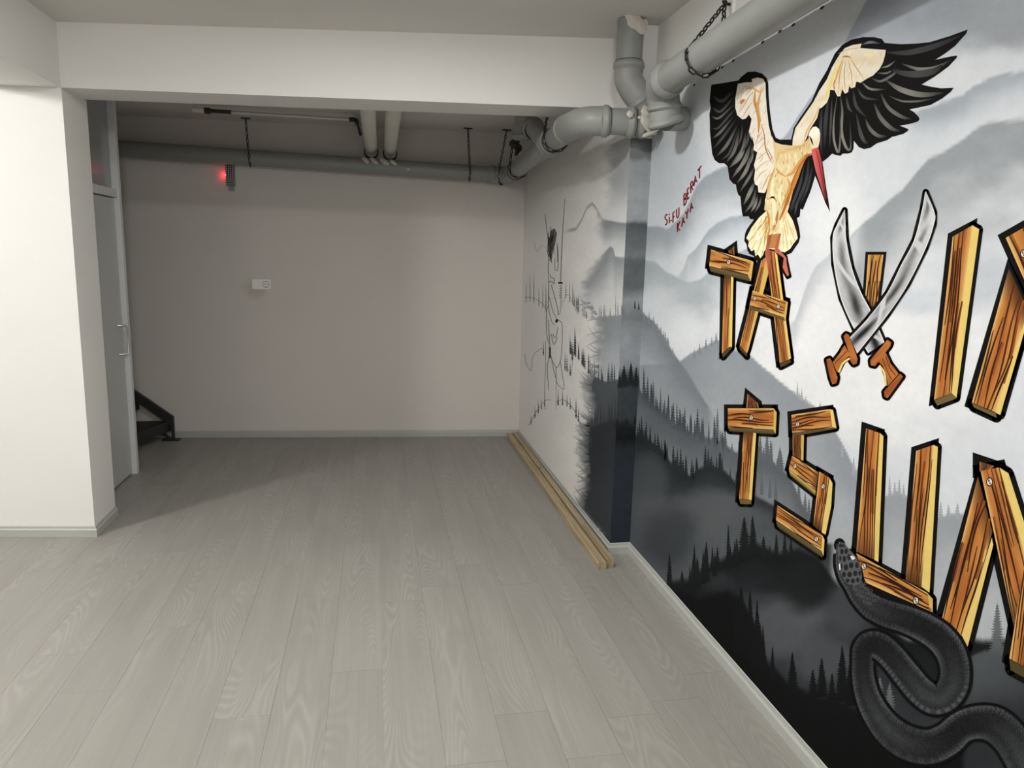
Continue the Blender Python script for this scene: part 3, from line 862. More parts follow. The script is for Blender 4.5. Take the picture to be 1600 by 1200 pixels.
# step face
def step_colors(X, Y):
    K = [(200, (150, 153, 156)), (246, (150, 153, 156)), (254, (188, 193, 198)), (335, (196, 201, 205)), (344, (190, 195, 199)), (350, (108, 114, 118)), (375, (128, 133, 138)), (400, (142, 147, 151)), (407, (118, 123, 127)), (450, (124, 129, 133)), (470, (180, 184, 187)), (485, (150, 155, 158)), (498, (138, 143, 147)), (520, (150, 155, 160)), (575, (142, 148, 153)), (592, (60, 64, 67)), (600, (40, 43, 46)), (606, (60, 66, 70)), (655, (58, 64, 68)), (668, (30, 33, 36)), (685, (26, 29, 32)), (702, (46, 51, 56)), (760, (50, 55, 64)), (850, (46, 51, 58))]
    yy = [k[0] for k in K]; cc_ = np.array([k[1] for k in K], float)
    Y2 = Y + (fbm(X / 8, Y / 30, 4) - .5) * 10
    img = np.stack([np.interp(Y2, yy, cc_[:, i]) for i in range(3)], -1)
    img = img * (.78 + .22 * sstep(Y, 440, 560)[..., None])  # upper part darkened further: shade put into the paint colour
    return img * (1 + (fbm(X / 14, Y / 9, 11)[..., None] - .5) * .16)
grid_object('painted_landscape', np.linspace(XR2 - .0006, XR, 24), np.linspace(.06, 2.19, 260), ('y', YS - .0006), step_colors, 'strip of the mural on the narrow step face, darker in paint and with shade put into its colour')
# far part of the right wall: paint fading out into the bare white plaster
def far_colors(X, Y):
    wall = np.array((230.6, 229.3, 226.2))
    img = np.zeros(X.shape + (3,)) + wall
    yy = [200, 310, 340, 352, 395, 425, 450, 478, 500, 540, 575, 600, 640, 665, 700, 740, 770, 795, 830, 900]
    xx = [945, 945, 932, 926, 932, 915, 904, 905, 925, 926, 922, 908, 912, 905, 902, 906, 902, 896, 925, 940]
    edge = np.interp(Y, yy, xx) + (fbm(X / 12, Y / 7, 21) - .5) * 16
    a = sstep(X, edge - 4, edge + 20)
    p = np.zeros_like(img) + np.array((170, 172, 176.))
    p = blend(p, (214, 215, 216), sstep(Y, 285, 335))
    p = ridge(p, X, Y, [(900, 360), (915, 338), (922, 321), (928, 318), (934, 332), (944, 344), (990, 349)], (138, 143, 148), (176, 180, 184), 60, 1.5)
    p = ridge(p, X, Y, [(915, 425), (930, 408), (945, 395), (953, 386), (958, 388), (961, 401), (990, 404)], (140, 145, 150), (212, 213, 213), 85, 1.5, keep=.6)
    p = ridge(p, X, Y, [(890, 440), (900, 462), (908, 480), (918, 493), (930, 497), (955, 493), (990, 489)], (140, 146, 150), (168, 173, 178), 100, 1.5, keep=1)
    p = ridge(p, X, Y, [(890, 545), (905, 556), (915, 572), (925, 585), (938, 594), (950, 597), (965, 592), (990, 590)], (78, 83, 87), (70, 74, 78), 60, 2, keep=1)
    p = ridge(p, X, Y, [(890, 640), (903, 648), (915, 662), (925, 668), (940, 662), (960, 655), (990, 655)], (44, 48, 52), (56, 60, 64), 150, 3, keep=1)
    p = blob(p, X, Y, 915, 640, 18, 35, (190, 192, 194), .7)
    img = img * (1 - a[..., None]) + p * a[..., None]
    # pencilled mountain outlines on the bare plaster
    P = np.array([(850, 385), (880, 362), (900, 358), (908, 345), (917, 325), (925, 318), (932, 326), (938, 338)], float)
    d = np.abs(Y - np.interp(X, P[:, 0], P[:, 1]))
    img = blend(img, (150, 151, 152), .7 * (1 - sstep(d, 1, 4)) * sstep(X, 880, 895) * (1 - sstep(X, 934, 940)))
    return img * (1 + (fbm(X / 20, Y / 16, 31)[..., None] - .5) * .05)
# only the painted zone gets paint; the rest of this wall stays bare
ya = on_x(872, 500, XR2).y
grid_object('painted_landscape', np.linspace(YS, ya, 260), np.linspace(.06, 2.2, 330), ('x', XR2 - .0006), far_colors, 'unfinished part of the mural fading into bare white plaster')

fe = Paint(1, 'far'); erng = random.Random(9)
for k in range(110):
    y = erng.uniform(470, 835)
    ex = float(np.interp(y, [470, 500, 540, 575, 600, 640, 665, 700, 740, 770, 795, 830], [906, 925, 926, 922, 910, 914, 908, 905, 909, 905, 899, 925]))
    dark = (150, 154, 158) if y < 570 else ((112, 116, 120) if y < 650 else (84, 88, 92))
    L_ = erng.uniform(8, 20); up = erng.uniform(.3, 1.3) * erng.choice((1, 1, 1, -.4))
    fe.ribbon([(ex + 14, y), (ex + 14 - L_ * .55, y - L_ * up * .2), (ex + 14 - L_ * 1.25, y - L_ * up)], (lambda t: 3.4 * (1 - t) ** .8 + .3), (lambda t, d=dark: lerp3(d, (200, 200, 198), t * .8)), .07 * (k % 29), 4)
fe.build('painted_brush_strokes', mural, 'feathery grey brush strokes where the paint stops')['kind'] = 'stuff'

# ------------------------------------------------------------------ painted fir trees
frng = random.Random(12)
FIRN = [0]
def fir(pt, x, yb_, h, wd, col, base=None, ragged=.5):
    """one fir: trunk line plus ragged boughs; colour thins towards its base"""
    base = base or col
    n = max(4, int(h / 4)); L = []; Rr = []
    for i in range(n + 1):
        t = i / n; y = yb_ - h + h * t
        ww = wd * (.06 + .94 * t ** .85) / 2
        L.append((x - ww * frng.uniform(.8, 1.15), y)); Rr.append((x + ww * frng.uniform(.8, 1.15), y))
        if i < n:
            y2 = y + h / n * .55
            L.append((x - ww * (1 - ragged) * frng.uniform(.6, 1.1), y2)); Rr.append((x + ww * (1 - ragged) * frng.uniform(.6, 1.1), y2))
    m_ = len(L)
    cols = []
    for i in range(m_): cols.append(lerp3(col, base, max(0, (i / (m_ - 1) - .55) / .45)))
    FIRN[0] += 1                                   # a hair of depth between neighbouring strokes
    k = pt.verts([p for a, b in zip(L, Rr) for p in (a, b)], [c for c in cols for _ in (0, 1)], (FIRN[0] % 19) * .085)
    pt.f += [(k + 2 * i, k + 2 * i + 1, k + 2 * i + 3, k + 2 * i + 2) for i in range(m_ - 1)]
def tree_line(name, label, plane, pts, n, hr, wr, col, base, layer=1, extra=(), drop=6, rag=.5):
    P = np.array(pts, float); pt = Paint(layer, plane)
    xs = sorted(frng.uniform(P[0, 0], P[-1, 0]) for _ in range(n))
    for x in xs:
        y = float(np.interp(x, P[:, 0], P[:, 1]))
        h = frng.uniform(*hr) * frng.choice((.6, .8, 1, 1, 1.25))
        fir(pt, x, y + drop, h + drop, frng.uniform(*wr) * (.6 + .4 * h / hr[1]), lerp3(col, base, frng.uniform(0, .35)), base, rag)
    for (x, y, h, wd) in extra: fir(pt, x, y + 3, h, wd, col, base, rag)
    o = pt.build(name, mural, label); o['kind'] = 'stuff'
    return o
N1 = [(1006, 492), (1035, 524), (1062, 566)]
tree_line('painted_tree_line', 'pale grey firs on the ridge beside the lettering', 'near', N1, 14, (8, 16), (4, 7), (128, 134, 140), (125, 131, 137), extra=[(1085, 556, 15, 5), (1093, 550, 18, 6), (1103, 543, 18, 6), (1112, 538, 16, 5), (1119, 534, 19, 6), (1125, 534, 15, 5)])
tree_line('painted_tree_line', 'faint firs on the ridge behind the swords and letters', 'near', [(1240, 612), (1262, 628), (1290, 650)], 8, (8, 16), (4, 8), (160, 164, 169), (150, 155, 160), extra=[(1246, 618, 26, 5), (1316, 712, 22, 7), (1334, 742, 32, 9), (1340, 750, 24, 8), (1390, 776, 36, 9), (1398, 774, 26, 9), (1405, 774, 30, 10), (1412, 778, 26, 9), (1470, 810, 30, 12), (1482, 808, 24, 12), (1496, 808, 26, 14)])
tree_line('painted_tree_line', 'dark grey firs along the middle ridge', 'near', [(992, 600), (1005, 620), (1030, 642), (1055, 664), (1085, 680), (1120, 690), (1135, 700)], 62, (16, 34), (5, 9), (62, 67, 71), (86, 91, 96), extra=[(1044, 656, 44, 7), (1052, 662, 38, 8), (1070, 676, 44, 7), (1080, 680, 36, 7), (1090, 684, 50, 10), (1006, 625, 55, 8), (1012, 632, 48, 8), (1018, 640, 44, 8), (998, 618, 50, 7)], drop=10)
tree_line('painted_tree_line', 'misty firs standing around the lower T and S letters', 'near', [(1112, 692), (1150, 712), (1200, 716), (1220, 732)], 22, (18, 34), (6, 10), (92, 97, 102), (90, 95, 100), extra=[(1121, 690, 56, 10), (1116, 690, 44, 8), (1188, 720, 44, 12), (1198, 722, 48, 13), (1220, 734, 34, 15), (1218, 722, 24, 12), (1248, 790, 40, 12), (1258, 806, 40, 12), (1264, 812, 36, 11), (1190, 770, 40, 8), (1212, 785, 42, 10), (1203, 775, 36, 8)], drop=8)
tree_line('painted_tree_line', 'black firs on the low dark hill', 'near', [(985, 676), (1010, 690), (1036, 706), (1052, 728), (1078, 746), (1096, 733), (1113, 728), (1133, 738), (1155, 760)], 52, (16, 30), (5, 9), (40, 44, 47), (38, 42, 45), extra=[(1052, 728, 36, 9), (1081, 745, 32, 8), (1102, 730, 38, 9), (1125, 732, 36, 9), (1040, 718, 30, 7), (1010, 694, 40, 7), (1016, 696, 36, 6), (1028, 702, 30, 7)], drop=8)
tree_line('painted_tree_line', 'near-black firs in the lower foreground', 'near', [(1060, 912), (1090, 905), (1110, 890), (1140, 875), (1160, 865)], 14, (20, 46), (10, 15), (26, 29, 31), (20, 22, 24), extra=[(1046, 912, 52, 13), (1066, 922, 34, 13), (1083, 926, 56, 18), (1102, 892, 40, 13), (1113, 890, 40, 10), (1121, 884, 34, 12), (1138, 872, 56, 10), (1148, 870, 30, 8), (1163, 872, 68, 28), (1176, 868, 66, 22), (1193, 875, 42, 17), (1213, 876, 46, 14), (1226, 874, 48, 13), (1203, 876, 28, 9), (1236, 872, 40, 10)], drop=14, rag=.35)
tree_line('painted_tree_line', 'tall black firs at the foot of the mural', 'near', [(1145, 1000), (1190, 1030)], 4, (50, 70), (16, 22), (16, 18, 19), (14, 15, 17), extra=[(1158, 1010, 98, 26), (1172, 1020, 100, 22), (1183, 1040, 106, 20), (1192, 1060, 86, 17), (1207, 1075, 68, 16), (1238, 1088, 72, 26), (1270, 1092, 50, 22), (1284, 1086, 62, 24), (1300, 1092, 44, 18), (1316, 1094, 88, 30), (1328, 1100, 70, 24)], drop=14, rag=.35)
tree_line('painted_tree_line', 'grey fir seen between the legs of the lower N', 'near', [(1552, 1020), (1562, 1020)], 1, (60, 64), (28, 30), (96, 100, 103), (74, 78, 82), layer=2, extra=[(1558, 1024, 84, 36), (1390, 1110, 46, 26), (1375, 1080, 26, 18)], drop=4, rag=.55)
FD = [(845, 455), (870, 470), (890, 465), (905, 488), (920, 498), (950, 495), (972, 490)]
tree_line('painted_tree_line', 'thin grey firs on the upper ridge of the unfinished wall', 'far', FD[2:], 28, (14, 30), (2.0, 3.2), (112, 114, 116), (150, 152, 154), drop=2, extra=[(822, 470, 34, 2), (828, 468, 42, 2), (834, 470, 46, 2), (842, 475, 30, 2), (848, 478, 40, 2), (853, 482, 44, 2.5), (884, 462, 26, 2.5), (890, 470, 36, 2.5), (895, 474, 38, 2.5)])
tree_line('painted_tree_line', 'dark firs on the middle ridge of the unfinished wall', 'far', [(890, 548), (903, 556), (915, 574), (928, 588), (945, 597), (962, 593)], 26, (18, 30), (2.4, 3.8), (50, 53, 56), (80, 84, 88), drop=4, extra=[(898, 552, 44, 4), (883, 575, 30, 3), (886, 578, 28, 3), (891, 584, 22, 3), (849, 552, 22, 2.5), (894, 560, 30, 3), (951, 598, 34, 4), (956, 598, 36, 4), (960, 598, 34, 4)])
tree_line('painted_tree_line', 'dark firs on the lowest ridge of the unfinished wall', 'far', [(912, 664), (925, 668), (945, 662), (962, 658)], 16, (20, 34), (2.6, 4), (46, 49, 52), (48, 52, 56), drop=4, extra=[(872, 630, 24, 3), (879, 630, 26, 3), (886, 632, 20, 2.5), (891, 636, 20, 2.5), (900, 650, 32, 3.5), (904, 656, 24, 3), (851, 632, 26, 2.5), (846, 636, 18, 2), (841, 642, 22, 2), (836, 650, 20, 2), (830, 660, 16, 2)])
pt = Paint(1, 'step')
for x, y, h, wd in ((975, 604, 34, 16), (986, 602, 36, 14), (994, 604, 32, 12), (968, 606, 20, 10), (964, 668, 16, 8), (980, 668, 18, 10), (992, 666, 18, 8), (992, 482, 14, 4), (998, 484, 12, 4)):
    fir(pt, x, y, h, wd, (34, 37, 40), (40, 43, 46), .4)
pt.build('painted_tree_line', mural, 'black firs on the narrow step face')['kind'] = 'stuff'

# ------------------------------------------------------------------ unfinished line drawing of a sword bearer on the far part
dr = Paint(2, 'far')
INK = (52, 50, 48); PEN = (120, 116, 110)
def T(ox, oy, s, pts): return [(ox + x / s, oy + y / s) for x, y in pts]
g = lambda *p: T(820, 310, 3.636, p)
for path, wd, c in (
    (g((228, 0), (222, 90), (215, 200), (210, 330), (205, 475)), 1.2, (128, 104, 94)), (g((222, 70), (208, 300), (200, 475)), .8, PEN),
    (g((118, 90), (116, 105), (124, 170), (132, 240), (128, 290)), 1.2, INK),
    (g((125, 290), (135, 340), (132, 400), (136, 470), (134, 600), (124, 640), (122, 720), (128, 790), (138, 830)), 1.2, INK),
    (g((136, 480), (150, 470), (165, 485), (166, 455), (150, 450), (144, 430)), 1.3, INK), (g((136, 500), (134, 610), (150, 690), (168, 720)), 1.0, INK),
    (g((150, 490), (170, 560), (185, 620), (192, 660)), 1.2, INK), (g((140, 560), (160, 640), (185, 690)), 1.0, INK),
    (g((185, 660), (200, 650), (206, 580), (208, 500)), 1.0, INK), (g((190, 690), (212, 720), (210, 860), (200, 930), (180, 960), (150, 905), (140, 800), (134, 690)), 1.2, INK),
    (g((160, 770), (168, 790), (180, 780), (188, 730)), 1.2, INK), (g((150, 770), (165, 830), (185, 790)), 1.6, (120, 117, 113)),
    (g((178, 960), (180, 1040), (200, 1070), (220, 1085), (222, 1060), (210, 980), (200, 920)), 1.2, INK),
    (g((140, 880), (128, 960), (132, 1040), (136, 1090)), 1.1, INK), (g((152, 912), (165, 980), (180, 1030)), 1.1, INK), (g((118, 810), (118, 960), (112, 1100), (116, 1200)), 1.0, PEN), (g((178, 1040), (178, 1200)), .9, PEN),
    (g((182, 255), (188, 300), (188, 400), (172, 402), (170, 340)), 1.1, INK), (g((184, 270), (186, 360)), 1.0, INK),
    (g((0, 880), (5, 930), (35, 980), (45, 900), (80, 860), (100, 850)), 1.0, PEN), (g((0, 560), (60, 570), (110, 610), (122, 650)), .9, PEN), (g((50, 240), (70, 300), (95, 270), (120, 280)), .7, (150, 147, 142)),
    (g((216, 590), (245, 545), (275, 600), (300, 660)), .9, PEN), (g((222, 980), (240, 960), (262, 1000), (275, 900), (291, 870)), 1.0, PEN),
    ([(826, 664), (840, 640), (852, 626), (861, 625)], 1.1, PEN), ([(868, 628), (880, 625), (892, 634), (902, 650), (908, 664)], 1.3, (100, 98, 96))):
    dr.ribbon(path, wd * .72, lerp3(c, (150, 147, 142), .25))
for k in range(26):
    a = frng.uniform(0, 6.28); q = frng.uniform(.2, 1)
    x0, y0 = 820 + (152 + 24 * math.cos(a) * q) / 3.636, 310 + (265 + 85 * math.sin(a) * q) / 3.636
    dr.ribbon([(x0, y0 - 6), (x0 + frng.uniform(-1, 1), y0), (x0 + frng.uniform(-2, 1), y0 + frng.uniform(6, 12))], .9, lerp3(INK, PEN, frng.uniform(0, .5)), n=3)
dr.poly(g((134, 240), (150, 180), (170, 170), (182, 200), (172, 260), (160, 300), (150, 360), (138, 330)), (104, 101, 97), -.5)
dr.poly(g((190, 475), (214, 475), (216, 486), (190, 486)), INK)
for k in range(6): dr.ribbon(g((196, 500 + 13 * k), (210, 494 + 13 * k)), .9, INK, smooth=False)
dr.poly(g((172, 690), (188, 684), (190, 700), (176, 710)), INK); dr.poly(g((136, 840), (148, 850), (148, 905), (138, 910)), (90, 87, 83))
dr.build('figure_sketch', mural, 'black line drawing of a figure holding an upright sword')

# ------------------------------------------------------------------ red hand lettering
GL = {'S': [[(1, .85), (.7, 1), (.25, .95), (.1, .75), (.35, .55), (.8, .42), (.85, .15), (.5, 0), (0, .12)]], 'i': [[(.5, 0), (.5, .68)], [(.5, .86), (.55, .98)]], '-': [[(.1, .45), (.9, .45)]],
      'F': [[(.1, 0), (.1, 1), (.9, 1)], [(.1, .55), (.7, .55)]], 'U': [[(.05, 1), (.05, .2), (.4, 0), (.85, .2), (.9, 1)]],
      'B': [[(.1, 0), (.1, 1), (.75, .95), (.75, .62), (.15, .52)], [(.15, .52), (.9, .45), (.85, .05), (.1, 0)]], 'E': [[(.9, 1), (.1, 1), (.1, 0), (.9, 0)], [(.1, .52), (.7, .52)]],
      'R': [[(.1, 0), (.1, 1), (.8, .95), (.8, .6), (.15, .5)], [(.35, .5), (.95, 0)]], 'A': [[(0, 0), (.5, 1), (1, 0)], [(.22, .38), (.8, .38)]], 'T': [[(.5, 0), (.5, 1)], [(0, 1), (1, 1)]],
      'K': [[(.1, 0), (.1, 1)], [(.85, 1), (.15, .45), (.95, 0)]], 'Y': [[(.5, 0), (.5, .5), (0, 1)], [(.5, .5), (1, 1)]]}
lt = Paint(2)
for ch, cx, cy, wd, hh, sl in (('S', 245, 980, 30, 92, -.55), ('i', 275, 968, 14, 92, -.5), ('-', 292, 985, 20, 60, -.6), ('F', 318, 955, 28, 92, -.7), ('U', 355, 915, 30, 90, -.6),
                               ('B', 422, 788, 30, 100, -.9), ('E', 453, 733, 26, 88, -1.0), ('R', 487, 672, 32, 92, -1.0), ('A', 520, 607, 36, 80, -1.0), ('T', 558, 545, 44, 95, -1.1),
                               ('K', 363, 1045, 36, 86, -.5), ('A', 405, 992, 36, 74, -.9), ('Y', 440, 930, 34, 80, -.8), ('A', 483, 858, 36, 74, -1.0)):
    for st_ in GL[ch]:
        path = [(1000 + (cx + (u - .5) * wd * .82) / 6, 180 + (cy - (v - .5) * hh + sl * (u - .5) * wd) / 6) for u, v in st_]
        lt.ribbon(path, 2.0, (118, 20, 30), n=4, smooth=len(path) > 3)
lt.build('painted_lettering', mural, 'small red hand-painted words rising along a mountain edge')

# ------------------------------------------------------------------ plank letters
BLACK = (14, 13, 12)
wrng = random.Random(21)
TONES = {'a': ((226, 186, 112), (162, 96, 46), (196, 132, 64)), 'b': ((226, 190, 118), (168, 106, 50), (202, 144, 74)), 'd': ((132, 90, 54), (92, 54, 32), (114, 74, 42)), 'g': ((206, 164, 92), (164, 114, 56), (200, 152, 80))}
def plank_paint(q, tone='a', sides=(), nails=(), layer=5, grain=4, dark_end=0, poly=None):
    """q: four corners A,B (start edge), C,D (end edge), the long way A->D. sides: (points, colour) strips. nails: (x, y, r)"""
    lo, mid, hi = TONES[tone]; pt = Paint(layer)
    A_, B_, C_, D_ = [np.array(v, float) for v in q]
    Ln = np.hypot(*(D_ - A_)); Wn = np.hypot(*(B_ - A_))
    ph = wrng.uniform(0, 6)
    def cf(u, v):
        e = abs(v - .45) * 2
        c = lerp3(mid, lo, max(0, e - .35) / .65 * .8)
        s_ = .5 + .5 * math.sin(11 * v + 2.6 * math.sin(4 * u + ph) + ph)
        c = lerp3(c, hi, s_ * .6)
        if v < .10 or v > .93: c = lerp3(c, (232, 200, 132), .55)
        k_ = max(0, math.sin(5.3 * u + 2 * ph) * math.sin(4 * v + ph)) ** 3
        c = lerp3(c, (104, 56, 28), .5 * k_)
        if dark_end > 0 and u > 1 - .22: c = lerp3(c, (60, 38, 20), dark_end * (u - .78) / .22)
        if dark_end < 0 and u < .22: c = lerp3(c, (60, 38, 20), -dark_end * (.22 - u) / .22)
        return c
    pt.grid(A_, B_, C_, D_, max(8, int(Ln / 5)), 10, cf)
    at = lambda u, v: tuple((A_ * (1 - u) + D_ * u) * (1 - v) + (B_ * (1 - u) + C_ * u) * v)
    grain = int(grain * 1.5)
    for k in range(grain):
        v0 = (k + .6 + wrng.uniform(-.25, .25)) / (grain + .2); u0, u1 = wrng.choice(((0, .55), (.3, 1), (0, 1), (.1, .9), (.45, 1)))
        am = wrng.uniform(.03, .10); fr = wrng.uniform(3, 7); p0 = wrng.uniform(0, 6)
        path = [at(u, min(.97, max(.03, v0 + am * math.sin(fr * u + p0)))) for u in np.linspace(u0, u1, 9)]
        wd = max(1.3, min(3.0, Wn * .075))
        pt.ribbon(path, (lambda t, wd=wd: wd * (.25 + .75 * math.sin(math.pi * (.08 + .84 * t)))), lerp3((74, 38, 16), (40, 24, 12), wrng.random()), .25 + .06 * k, 3)
        if wrng.random() < .6:
            path = [at(u, min(.97, max(.03, v0 + .05 + am * math.sin(fr * u + p0)))) for u in np.linspace(u0, (u0 + u1) / 2, 6)]
            pt.ribbon(path, Wn * .06, lerp3(mid, (120, 60, 26), .6), .12 + .02 * k, 3)
    for k, (pts, col) in enumerate(sides):
        cols = col if hasattr(col[0], '__len__') else [col] * len(pts)
        pt.poly(pts, list(cols), .55 + .05 * k)
        pt.ribbon([pts[0], pts[-1]] if False else [pts[0], pts[1]], .8, (60, 40, 20), .75 + .03 * k, smooth=False)
    for x, y, r in nails:
        pt.disc((x, y), r * .85, r * 1.15, (34, 24, 16), .9); pt.disc((x, y), r * .6, r * .85, (214, 208, 196), .97)
        pt.disc((x - r * .15, y - r * .3), r * .22, r * .35, (70, 62, 52), 1.03); pt.disc((x + r * .1, y + r * .35), r * .18, r * .3, (90, 80, 66), 1.03)
    return pt
YEL = (220, 194, 112); YEL2 = (198, 168, 92); SHD = (74, 64, 40); SHD2 = (104, 90, 58)
def letter(label, planks, ow=6.2, outline_extra=(), name='painted_letter', layer=3):
    ol = Paint(layer)
    for pk in planks:
        pts = list(pk['q'])
        k = 0
        ol.miter(pts, ow, BLACK)
        for sd in pk.get('sides', ()): ol.outline(list(sd[0]), ow * .78, BLACK)
    for e in outline_extra: ol.outline(list(e), 1.0, BLACK)
    o = ol.build(name, mural, label)
    for i, pk in enumerate(planks):
        kw = dict(pk); kw['layer'] = layer + 2 + i * 1.2
        plank_paint(**kw).build('painted_plank', o)
    return o
t5 = lambda *p: T(1080, 360, 5, p)
letter('painted plank letter T beside the stork tail', [
    dict(q=t5((290, 160), (335, 125), (337, 190), (300, 178)), tone='d', grain=1),
    dict(q=t5((258, 345), (312, 352), (298, 912), (240, 962)), sides=[(t5((312, 350), (330, 354), (318, 912), (298, 908)), YEL), (t5((240, 965), (298, 912), (318, 918), (250, 995)), SHD)], dark_end=-.9, grain=3),
    dict(q=t5((155, 150), (140, 275), (445, 352), (475, 238)), sides=[(t5((470, 236), (488, 245), (466, 398), (443, 350)), YEL2), (t5((140, 278), (443, 352), (466, 400), (152, 322)), [SHD2, SHD2, SHD, SHD])], nails=[(1080 + 293 / 5, 360 + 248 / 5, 4)], tone='b', grain=5)])
letter('painted plank letter A under the stork', [
    dict(q=t5((548, 238), (592, 200), (435, 962), (380, 900)), sides=[(t5((592, 205), (604, 330), (448, 930), (435, 962)), YEL2), (t5((375, 905), (435, 962), (437, 990), (380, 930)), SHD)], grain=3),
    dict(q=t5((585, 150), (655, 165), (770, 1010), (690, 1035)), sides=[(t5((655, 165), (672, 190), (780, 1000), (765, 1008)), YEL), (t5((690, 1040), (770, 1008), (782, 1028), (700, 1070)), SHD)], grain=4),
    dict(q=t5((480, 470), (455, 588), (725, 680), (742, 552)), sides=[(t5((742, 552), (756, 560), (738, 702), (724, 672)), YEL2), (t5((455, 590), (725, 680), (735, 708), (470, 618)), [SHD2, SHD2, SHD, SHD])], nails=[(1080 + 497 / 5, 360 + 531 / 5, 3.2), (1080 + 680 / 5, 360 + 595 / 5, 3.6)], tone='b', grain=4)])
t7 = lambda *p: T(1440, 320, 3.3333, p)
letter('tall painted plank letter I right of the crossed swords', [
    dict(q=t7((162, 166), (266, 106), (156, 982), (65, 1015)), sides=[(t7((266, 106), (300, 126), (182, 1005), (156, 980)), YEL), (t7((65, 1018), (156, 982), (182, 1008), (82, 1046)), SHD2)], grain=5)], ow=8)
letter('upper painted plank letter N cut by the picture edge', [
    dict(q=t7((455, 330), (560, 560), (385, 1080), (262, 1030)), sides=[(t7((545, 580), (575, 520), (410, 1095), (385, 1082)), YEL), (t7((262, 1032), (385, 1084), (392, 1110), (272, 1055)), SHD2)], grain=5, dark_end=-.9),
    dict(q=t7((438, 172), (600, 80), (900, 860), (760, 900)), nails=[(1440 + 530 / 3.333, 320 + 255 / 3.333, 6)], sides=[(t7((600, 80), (640, 100), (930, 850), (900, 862)), YEL)], tone='b', grain=6),
    dict(q=t7((900, 60), (1010, 40), (930, 960), (820, 980)), sides=[(t7((1010, 40), (1040, 60), (955, 950), (930, 960)), YEL)], grain=5)], ow=10)
t8 = lambda *p: T(1100, 580, 3.75, p)
letter('lower painted plank letter T above the dark forest', [
    dict(q=t8((255, 132), (316, 188), (320, 214), (248, 214)), tone='d', grain=2),
    dict(q=t8((232, 355), (290, 360), (265, 752), (206, 748)), sides=[(t8((290, 358), (306, 362), (279, 756), (265, 752)), YEL), (t8((206, 750), (265, 753), (279, 757), (276, 780), (214, 778)), SHD2)], dark_end=-.8, grain=4),
    dict(q=t8((140, 218), (140, 330), (406, 342), (410, 218)), sides=[(t8((410, 218), (426, 240), (420, 368), (406, 342)), YEL2), (t8((140, 330), (406, 342), (418, 370), (150, 352)), [SHD2, SHD2, SHD, SHD])], nails=[(1100 + 277 / 3.75, 580 + 272 / 3.75, 4.2)], grain=5)])
letter('painted plank letter S above the snake', [
    dict(q=t8((520, 372), (572, 370), (570, 520), (520, 492)), tone='d', sides=[(t8((572, 372), (586, 374), (582, 526), (568, 518)), YEL2)], grain=3),
    dict(q=t8((512, 256), (516, 362), (752, 328), (738, 222)), sides=[(t8((738, 222), (756, 226), (776, 334), (752, 328)), YEL), (t8((516, 362), (752, 330), (774, 338), (526, 382)), [SHD2, SHD2, SHD, SHD])], nails=[(1100 + 548 / 3.75, 580 + 310 / 3.75, 4)], grain=5),
    dict(q=t8((516, 495), (497, 572), (655, 698), (672, 594)), sides=[(t8((497, 572), (655, 700), (652, 730), (505, 612)), [YEL2, YEL2, SHD, SHD])], nails=[(1100 + 533 / 3.75, 580 + 556 / 3.75, 3.6)], tone='b', grain=4, dark_end=.7),
    dict(q=t8((676, 588), (736, 624), (690, 945), (640, 905)), sides=[(t8((736, 624), (753, 655), (745, 790), (712, 958), (690, 945)), YEL)], nails=[(1100 + 698 / 3.75, 580 + 674 / 3.75, 4)], grain=4, dark_end=.8),
    dict(q=t8((430, 786), (422, 872), (688, 1052), (694, 960)), sides=[(t8((694, 960), (706, 985), (700, 1085), (688, 1050)), YEL), (t8((422, 876), (688, 1055), (696, 1094), (430, 912)), [SHD2, SHD2, SHD, SHD])], nails=[(1100 + 658 / 3.75, 580 + 984 / 3.75, 4.4)], tone='b', grain=5)])
t9 = lambda *p: T(1280, 640, 2.727, p)
letter('painted plank letter U behind the snake head', [
    dict(q=t9((200, 80), (258, 100), (235, 640), (158, 605)), sides=[(t9((258, 98), (274, 112), (252, 650), (235, 640)), YEL)], grain=5, dark_end=.6),
    dict(q=t9((413, 176), (488, 150), (436, 760), (368, 725)), sides=[(t9((488, 150), (506, 158), (470, 780), (436, 755)), YEL)], grain=5, dark_end=.8),
    dict(q=t9((158, 612), (195, 735), (480, 862), (462, 782)), sides=[(t9((462, 782), (484, 806), (484, 864), (470, 850)), YEL2)], nails=[(1280 + 412 / 2.727, 640 + 814 / 2.727, 6), (1280 + 190 / 2.727, 640 + 668 / 2.727, 5)], tone='b', grain=5)], ow=8)
letter('lower painted plank letter N at the picture edge', [
    dict(q=t9((684, 222), (745, 240), (720, 262), (684, 262)), tone='d', grain=1),
    dict(q=t9((676, 285), (738, 520), (612, 968), (524, 888)), sides=[(t9((736, 545), (742, 575), (632, 1012), (610, 966)), YEL), (t9((524, 892), (612, 970), (630, 1014), (545, 925)), SHD)], grain=5, dark_end=-.7),
    dict(q=t9((688, 262), (768, 246), (935, 820), (830, 925)), sides=[(t9((768, 246), (806, 270), (975, 800), (935, 820)), YEL)], nails=[(1280 + 726 / 2.727, 640 + 308 / 2.727, 6.5)], tone='a', grain=6, dark_end=.6),
    dict(q=t9((960, 150), (1060, 130), (920, 1120), (810, 1060)), sides=[(t9((810, 1062), (920, 1122), (925, 1170), (815, 1110)), SHD)], tone='b', grain=6)], ow=11)

